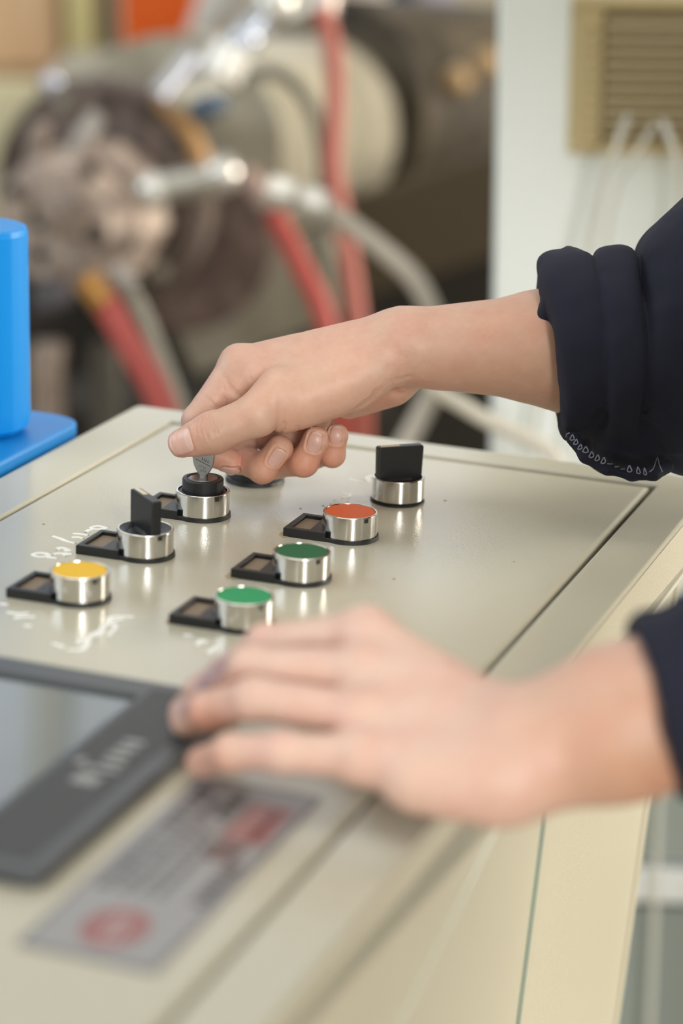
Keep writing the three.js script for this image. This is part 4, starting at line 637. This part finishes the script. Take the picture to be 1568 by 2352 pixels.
{ // pipe fittings
  const Z = 2.95, s = PXM(Z);
  const f1 = at(430, 430, Z), v1 = thing('pipe_coupling', 'shiny metal pipe coupling with two bright nuts across the round flange', 'pipe fitting', f1), A = (x, y, z = Z) => at(x, y, z).sub(v1.position);
  part('sleeve', bar(A(345, 440), A(490, 408), 33 * s, 24), std('#b5b4ad', 0.28, 0.8), v1); part('nut', new THREE.SphereGeometry(41 * s, 26, 16).translate(...A(352, 438).toArray()), nickel, v1); part('nut', new THREE.SphereGeometry(44 * s, 28, 18).translate(...A(511, 400).toArray()), nickel, v1); part('stub', bar(A(540, 392), A(585, 420), 22 * s, 16), std('#8a7a70', 0.4, 0.4), v1); part('mount', bar(A(395, 430), A(385, 436, Z + 0.3), 24 * s, 14), castGrey, v1);
  const f2 = at(520, 120, Z), v2 = thing('pipe_elbow', 'shiny metal elbow and valve pipe slanting above the round flange', 'pipe fitting', f2), B = (x, y, z = Z) => at(x, y, z).sub(v2.position);
  part('pipe', bar(B(650, -10), B(525, 135), 34 * s, 24), std('#c6ccd8', 0.25, 0.75), v2); part('nut', new THREE.SphereGeometry(54 * s, 26, 16).translate(...B(632, 8).toArray()), nickel, v2); part('nut', new THREE.SphereGeometry(40 * s, 26, 16).translate(...B(562, 92).toArray()), std('#c6ccd8', 0.25, 0.75), v2); part('nut', bar(B(534, 112), B(502, 176), 50 * s, 24), std('#f1efe9', 0.3, 0.3), v2);
  part('elbow', tube([B(505, 165), B(480, 205), B(440, 225), B(410, 215)], 34 * s, 30, 18), std('#cdc6b5', 0.4, 0.2), v2); part('valve_body', bar(B(452, 128), B(372, 226), 34 * s, 20), std('#c9c8cd', 0.3, 0.5), v2); part('outlet', bar(B(472, 228), B(484, 266), 46 * s, 24), std('#4b5d70', 0.4, 0.2), v2); part('mount', bar(B(470, 215), B(470, 290, Z + 0.45), 26 * s, 14), castGrey, v2);
  const f3 = at(700, 45, Z), v3 = thing('hose_union', 'pale metal union where the straight red hose hangs down at the top', 'pipe fitting', f3), C = (x, y, z = Z) => at(x, y, z).sub(v3.position);
  part('nut', hexNut(C(748, -14), C(738, 30), 36 * s), std('#dccdc5', 0.3, 0.5), v3); part('arm', bar(C(655, 40), C(735, 15), 28 * s, 16), std('#b5b5ac', 0.3, 0.7), v3);
}
const hose = (name, label, pts, z, r, mat, ends, group) => {
  const P = pts.map(([x, y, dz = 0]) => at(x, y, z + dz)); P.push(onFloor(P[P.length - 1], r * PXM(z))); const o = thing(name, label, 'hose', P[0], undefined, group), Q = P.map((p) => p.clone().sub(o.position));
  part('tube', tube(Q, r * PXM(z), 110, 16), mat, o);
  for (const [x, y, x2, y2, er, m] of ends ?? []) part('fitting', bar(at(x, y, z - 0.005).sub(o.position), at(x2, y2, z - 0.005).sub(o.position), er * PXM(z), 16), m, o);
  return o;
};
const redHose = std('#ad463d', 0.45), redPale = std('#b06154', 0.5), clear = std('#b5aa9c', 0.4), pale = std('#d2ccbf', 0.45), greyHose = std('#9a9688', 0.5);
hose('air_hose', 'red hose hanging straight down past the barrel', [[738, 20], [764, 120], [768, 260], [764, 380], [784, 500], [808, 640], [822, 760], [830, 900], [830, 1200, 0.1]], 2.9, 23, redPale);
hose('air_hose', 'red hose slanting down from the pipe coupling behind the hand', [[610, 455], [650, 530], [695, 620], [735, 700], [760, 790], [775, 900], [780, 1200, 0.1]], 2.8, 25, redHose, [[565, 400, 625, 480, 27, std('#a78e84', 0.45, 0.2)]]);
hose('air_hose', 'thick red hose with brass end beside the blue post', [[225, 670], [265, 735], [318, 825], [362, 905], [395, 1000], [410, 1100], [415, 1300, 0.1]], 2.65, 33, std('#b8544e', 0.45), [[196, 640, 240, 698, 32, brass]]);
hose('air_hose', 'thin grey hose running along the thick red hose', [[275, 632], [318, 700], [361, 800], [396, 890], [427, 1000], [440, 1300, 0.1]], 2.72, 17, greyHose, [[258, 618, 304, 660, 28, std('#aaa49f', 0.35, 0.6)]]);
hose('clear_hose', 'cloudy white hose arching down to the right behind the wrist', [[640, 445], [720, 466], [800, 515], [880, 575], [950, 640], [992, 720], [1004, 810], [990, 900], [950, 985], [900, 1080], [870, 1200, 0.1]], 2.55, 24, clear, [[614, 438, 672, 452, 38, nickel], [690, 458, 745, 478, 38, nickel]]);
hose('clear_hose', 'pale hose crossing towards the cabinet foot', [[975, 885], [1050, 925], [1120, 966], [1200, 1002], [1265, 1040], [1295, 1110], [1300, 1250]], 2.06, 20, pale);
hose('black_hose', 'dark grey hose bent over the barrel', [[560, 178], [620, 165], [680, 195], [722, 260], [742, 350], [748, 480, 0.02], [742, 700, 0.05]], 3.02, 17, std('#7a776b', 0.5));
{ // things further back
  const Z = 4.6, s = PXM(Z), put = (name, label, cat, x, y, z) => thing(name, label, cat, onFloor(at(x, y, z), 0)), H = (y, z) => at(0, y, z).y;
  const b = put('orange_hopper', 'bright orange machine hopper with a pale cone standing at the back', 'hopper', 430, 20, Z);
  { const y0 = H(104, Z), g = rbox(280 * s, 260 * s, 0.24, 0.02, 0, y0 + 130 * s, 0); part('body', g, std('#f06410', 0.4), b); const c = new THREE.ConeGeometry(95 * s, 260 * s, 28); c.rotateZ(2.45); c.translate(66 * s, y0 + 78 * s, 0.16); part('cone', c, std('#e6e2dc', 0.5), b); for (const x of [-0.09, 0.09]) part('support', rbox(0.05, y0, 0.05, 0.01, x, y0 / 2, 0), castGrey, b); }
  const w = put('wooden_board', 'tan wooden board standing on a ledge at the upper left corner', 'board', 50, 60, Z + 0.2); { const y0 = H(158, Z + 0.2); part('board', rbox(190 * s, 0.6, 0.03, 0.006, 0, y0 + 0.3, 0), std('#ffffff', 0.55, 0, { map: rep(colourTex([[3, 1], [30, 0.5]], '#d3ad84', '#e6c8a2'), 0.5) }), w); part('batten', rbox(28 * s, 0.6, 0.05, 0.006, 112 * s, y0 + 0.3, 0.01), std('#8b7048', 0.65), w); part('ledge', rbox(300 * s, 0.05, 0.3, 0.008, 20 * s, y0 - 0.026, 0.05), std('#a08864', 0.6), w); part('stand', rbox(240 * s, y0 - 0.05, 0.04, 0.006, 20 * s, (y0 - 0.05) / 2, 0), std('#b9ae86', 0.55), w); }
  const p1 = put('steel_post', 'khaki painted post beside the tan board', 'post', 188, 60, Z - 0.1); part('shaft', rbox(60 * s, 2.6, 0.06, 0.006, 0, 1.33, 0), std('#c3b985', 0.5), p1); part('foot', rbox(0.14, 0.03, 0.16, 0.006, 0, 0.015, 0), std('#8d855e', 0.5), p1);
  const p2 = put('steel_post', 'dark olive post left of the orange hopper', 'post', 246, 60, Z + 0.15); part('shaft', rbox(46 * s, 2.6, 0.05, 0.006, 0, 1.33, 0), std('#6e694f', 0.55), p2); part('foot', rbox(0.09, 0.03, 0.12, 0.006, 0, 0.015, 0), std('#55523f', 0.55), p2);
  const t = put('storage_shelf', 'brown shelf rack at the back carrying pale boxes', 'shelf', 900, 80, Z + 0.3); const ty = H(72, Z + 0.3); part('board', rbox(0.62, 0.035, 0.3, 0.006, 0.06, ty - 0.018, 0), std('#7d6e58', 0.6), t); for (const x of [-0.22, 0.34]) part('leg', rbox(0.04, ty - 0.035, 0.04, 0.006, x, (ty - 0.035) / 2, -0.1), std('#5e5445', 0.6), t); part('back', rbox(0.62, ty - 0.2, 0.02, 0.004, 0.06, ty / 2, -0.14), std('#75664f', 0.7), t);
  const box = (name, label, cat, x, wpx, hm, mat, lidM) => { const k = thing(name, label, cat, V3(at(x, 60, Z + 0.3).x, ty, at(900, 80, Z + 0.3).z)), wm = wpx * PXM(Z + 0.3); part('carton', rbox(wm, hm, 0.12, 0.012, 0, hm / 2, 0), mat, k); part('lid', rbox(wm * 1.03, 0.02, 0.124, 0.008, 0, hm + 0.005, 0), lidM, k); return k; };
  box('white_box', 'white box on the shelf right of the straight red hose', 'box', 815, 150, 0.09, std('#f2efe9', 0.5), std('#e8e4dc', 0.5)); box('lilac_box', 'pale lilac box on the shelf near the cabinet', 'box', 1000, 80, 0.1, std('#b3b2c4', 0.5), std('#a3a1b3', 0.5));
  const k2 = thing('blue_canister', 'dark blue canister standing between the white and lilac boxes', 'canister', V3(at(922, 60, Z + 0.3).x, ty, at(900, 80, Z + 0.3).z)); part('body', lathe([[0.001, 0], [0.024, 0], [0.027, 0.01], [0.027, 0.12], [0.015, 0.14], [0.001, 0.14]], 32), std('#1a4f86', 0.4), k2); part('cap', new THREE.CylinderGeometry(0.012, 0.012, 0.02, 20).translate(0, 0.15, 0), std('#dddddd', 0.4), k2);
  const gw = put('machine_guard', 'pale yellowish guard panel behind the round flange', 'panel', 10, 240, Z - 0.3); { const y1 = H(182, Z - 0.3); part('sheet', rbox(0.26, y1 - 0.04, 0.02, 0.006, 0, y1 / 2 + 0.02, 0), std('#e0d8b4', 0.5), gw); part('foot', rbox(0.24, 0.04, 0.14, 0.01, 0, 0.02, 0), std('#a39b7c', 0.5), gw); }
}
{ // pale green cabinet with a beige vent and white cables
  const Z = 2.2, s = PXM(Z), e = at(1133, 500, Z), W = 0.62, D = 0.5, H = 2.0, o = thing('electrical_cabinet', 'tall pale green metal cabinet with a beige louvred vent', 'cabinet', V3(e.x, 0, e.z));
  const skin = std('#f0f6f3', 0.42, 0, { bumpMap: rep(orangePeel, 0.12), bumpScale: 0.00006 }); o.rotation.y = -0.09; o.updateMatrixWorld(true);
  const A = (x, y) => { const a = at(x, y, 1), d = a.sub(CAM), n = V3(0, 0, 1).applyQuaternion(o.quaternion), t = n.dot(o.position.clone().sub(CAM)) / n.dot(d); return o.worldToLocal(CAM.clone().addScaledVector(d, t)); };
  part('body', rbox(W, H, D - 0.02, 0.006, W / 2, H / 2 + 0.02, -D / 2 - 0.012), skin, o);
  part('door', rbox(W - 0.004, 1.41, 0.02, 0.004, W / 2, 1.31, -0.012), skin, o); part('shade_toned_panel', rbox(W - 0.004, 0.25, 0.02, 0.004, W / 2, 0.472, -0.012), std('#98a19b', 0.45), o); part('plinth', rbox(W - 0.02, 0.08, D - 0.06, 0.004, W / 2, 0.04, -D / 2 - 0.02), std('#6d726c', 0.6), o);  // lower door panel's darker colour holds the shade of person and desk
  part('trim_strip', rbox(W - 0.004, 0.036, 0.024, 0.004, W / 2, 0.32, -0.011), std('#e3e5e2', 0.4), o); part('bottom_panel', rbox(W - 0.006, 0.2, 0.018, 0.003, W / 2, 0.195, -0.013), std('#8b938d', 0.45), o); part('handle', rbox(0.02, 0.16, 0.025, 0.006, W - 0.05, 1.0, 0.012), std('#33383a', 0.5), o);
  const beige = std('#c4b285', 0.5), x0 = A(1324, 100).x, y1 = A(1324, 12).y, y0 = A(1324, 336).y, gw = 0.15, v = part('vent', [rbox(gw + 0.012, y1 - y0 + 0.012, 0.004, 0.002, x0 + gw / 2, (y0 + y1) / 2, 0), rbox(0.024, y1 - y0 + 0.012, 0.008, 0.003, x0 + 0.011, (y0 + y1) / 2, 0.004), rbox(0.024, y1 - y0 + 0.012, 0.008, 0.003, x0 + gw - 0.01, (y0 + y1) / 2, 0.004), rbox(gw + 0.01, 0.013, 0.012, 0.003, x0 + gw / 2, y1 + 0.003, 0.004), rbox(gw + 0.01, 0.007, 0.012, 0.003, x0 + gw / 2, y0 - 0.001, 0.004)], beige, o);
  const gap = std('#5f5438', 0.7), sl = std('#b3a27c', 0.5), slat = rbox(gw - 0.05, 0.0085, 0.0022, 0.0008), n = 11, pitch = (y1 - y0 - 0.008) / n; slat.rotateX(-0.7);
  part('louvre_back', rbox(gw - 0.048, y1 - y0 - 0.008, 0.001, 0.0003, x0 + gw / 2, (y0 + y1) / 2, 0.0026), gap, v);
  for (let i = 0; i < n; i++) { const y = y1 - 0.008 - (i + 0.5) * pitch, m = part('slat', slat, sl, v); m.position.set(x0 + gw / 2, y, 0.0072); const q = part('slat_end', rbox(0.016, pitch * 0.62, 0.004, 0.0015), beige, v); q.position.set(x0 + 0.013, y, 0.0095); }
  const wire = std('#d6d3c6', 0.45);
  const cable = (label, pts, r = 7) => { const P = pts.map(([x, y, dz = 0]) => o.localToWorld(A(x, y).add(V3(0, 0, 0.055 - dz * 0.8)))); P.push(onFloor(P[P.length - 1], 0.01)); const q = thing('cable', label, 'cable', P[0]); part('wire', tube(P.map((p) => p.clone().sub(q.position)), r * s, 80, 10), wire, q); part('plug', bar(V3(0, 0, 0), P[1].clone().sub(P[0]).multiplyScalar(0.7), r * 1.25 * s, 12), wire, q); return q; };
  cable('white cable leaving the vent, leftmost, sagging to lower left', [[1440, 266, 0.055], [1412, 320], [1385, 390], [1368, 470], [1345, 570], [1300, 720], [1240, 900, 0.02], [1210, 1300, 0.03]], 7);
  cable('white cable beside the leftmost one, curving wider', [[1500, 286, 0.055], [1460, 330], [1420, 400], [1395, 500], [1380, 620], [1340, 800, 0.0], [1300, 1300, 0.03]], 5.5);
  cable('white cable dropping straight at the right edge', [[1522, 275, 0.055], [1545, 330], [1556, 400], [1552, 520], [1535, 700], [1530, 1300, 0.03]], 7);
}
{ // blue post on its base plate, left of the desk
  const [cv, cu] = onPanel(-54, 984, 0.006), o = thing('blue_clamp_post', 'bright blue round post on a blue base plate left of the desk', 'clamp post', pan(cv, cu, 0.006), PQ);
  const blue = phys('#0082d2', 0.45, 0, { specularIntensity: 0.5 }), r = 0.0305, h = 0.124;
  part('post', lathe([[0.001, h], [r - 0.003, h], [r - 0.0008, h - 0.0008], [r, h - 0.004], [r * 1.06, 0.012], [r * 1.03, 0.004], [r * 0.9, 0]], 64), blue, o);
  const x1 = -0.6365 - cv, x0 = x1 - 0.2, z0 = -(1.340 - cu), z1 = z0 + 0.34, k = 0.03, pl = new THREE.Shape(); pl.moveTo(x0, -z1); pl.lineTo(x1, -z1); pl.lineTo(x1, -z0 - k * 0.6); pl.quadraticCurveTo(x1, -z0, x1 - k, -z0); pl.lineTo(x0, -z0); pl.closePath();
  const g = new THREE.ExtrudeGeometry(pl, { depth: 0.016, bevelEnabled: true, bevelSize: 0.002, bevelThickness: 0.002, bevelSegments: 4 }); g.rotateX(-Math.PI / 2); g.translate(0, -0.0185, 0); part('base_plate', g, phys('#0078c2', 0.45), o);
  part('plate_bolt', lathe([[0.001, 0.006], [0.008, 0.006], [0.009, 0.005], [0.009, -0.001]], 24).translate(x1 - 0.03, 0, z0 + 0.115), nickel, o);
  const ph = pan(cv, cu, 0.006).y; part('pedestal', lathe([[0.001, 0.0], [0.05, 0.0], [0.05, 0.012], [0.026, 0.03], [0.026, ph - 0.02], [0.001, ph - 0.02]], 40).translate(-0.05, -ph, 0), std('#3a3d40', 0.5, 0.5), o);
}
renderer.render(scene, camera);
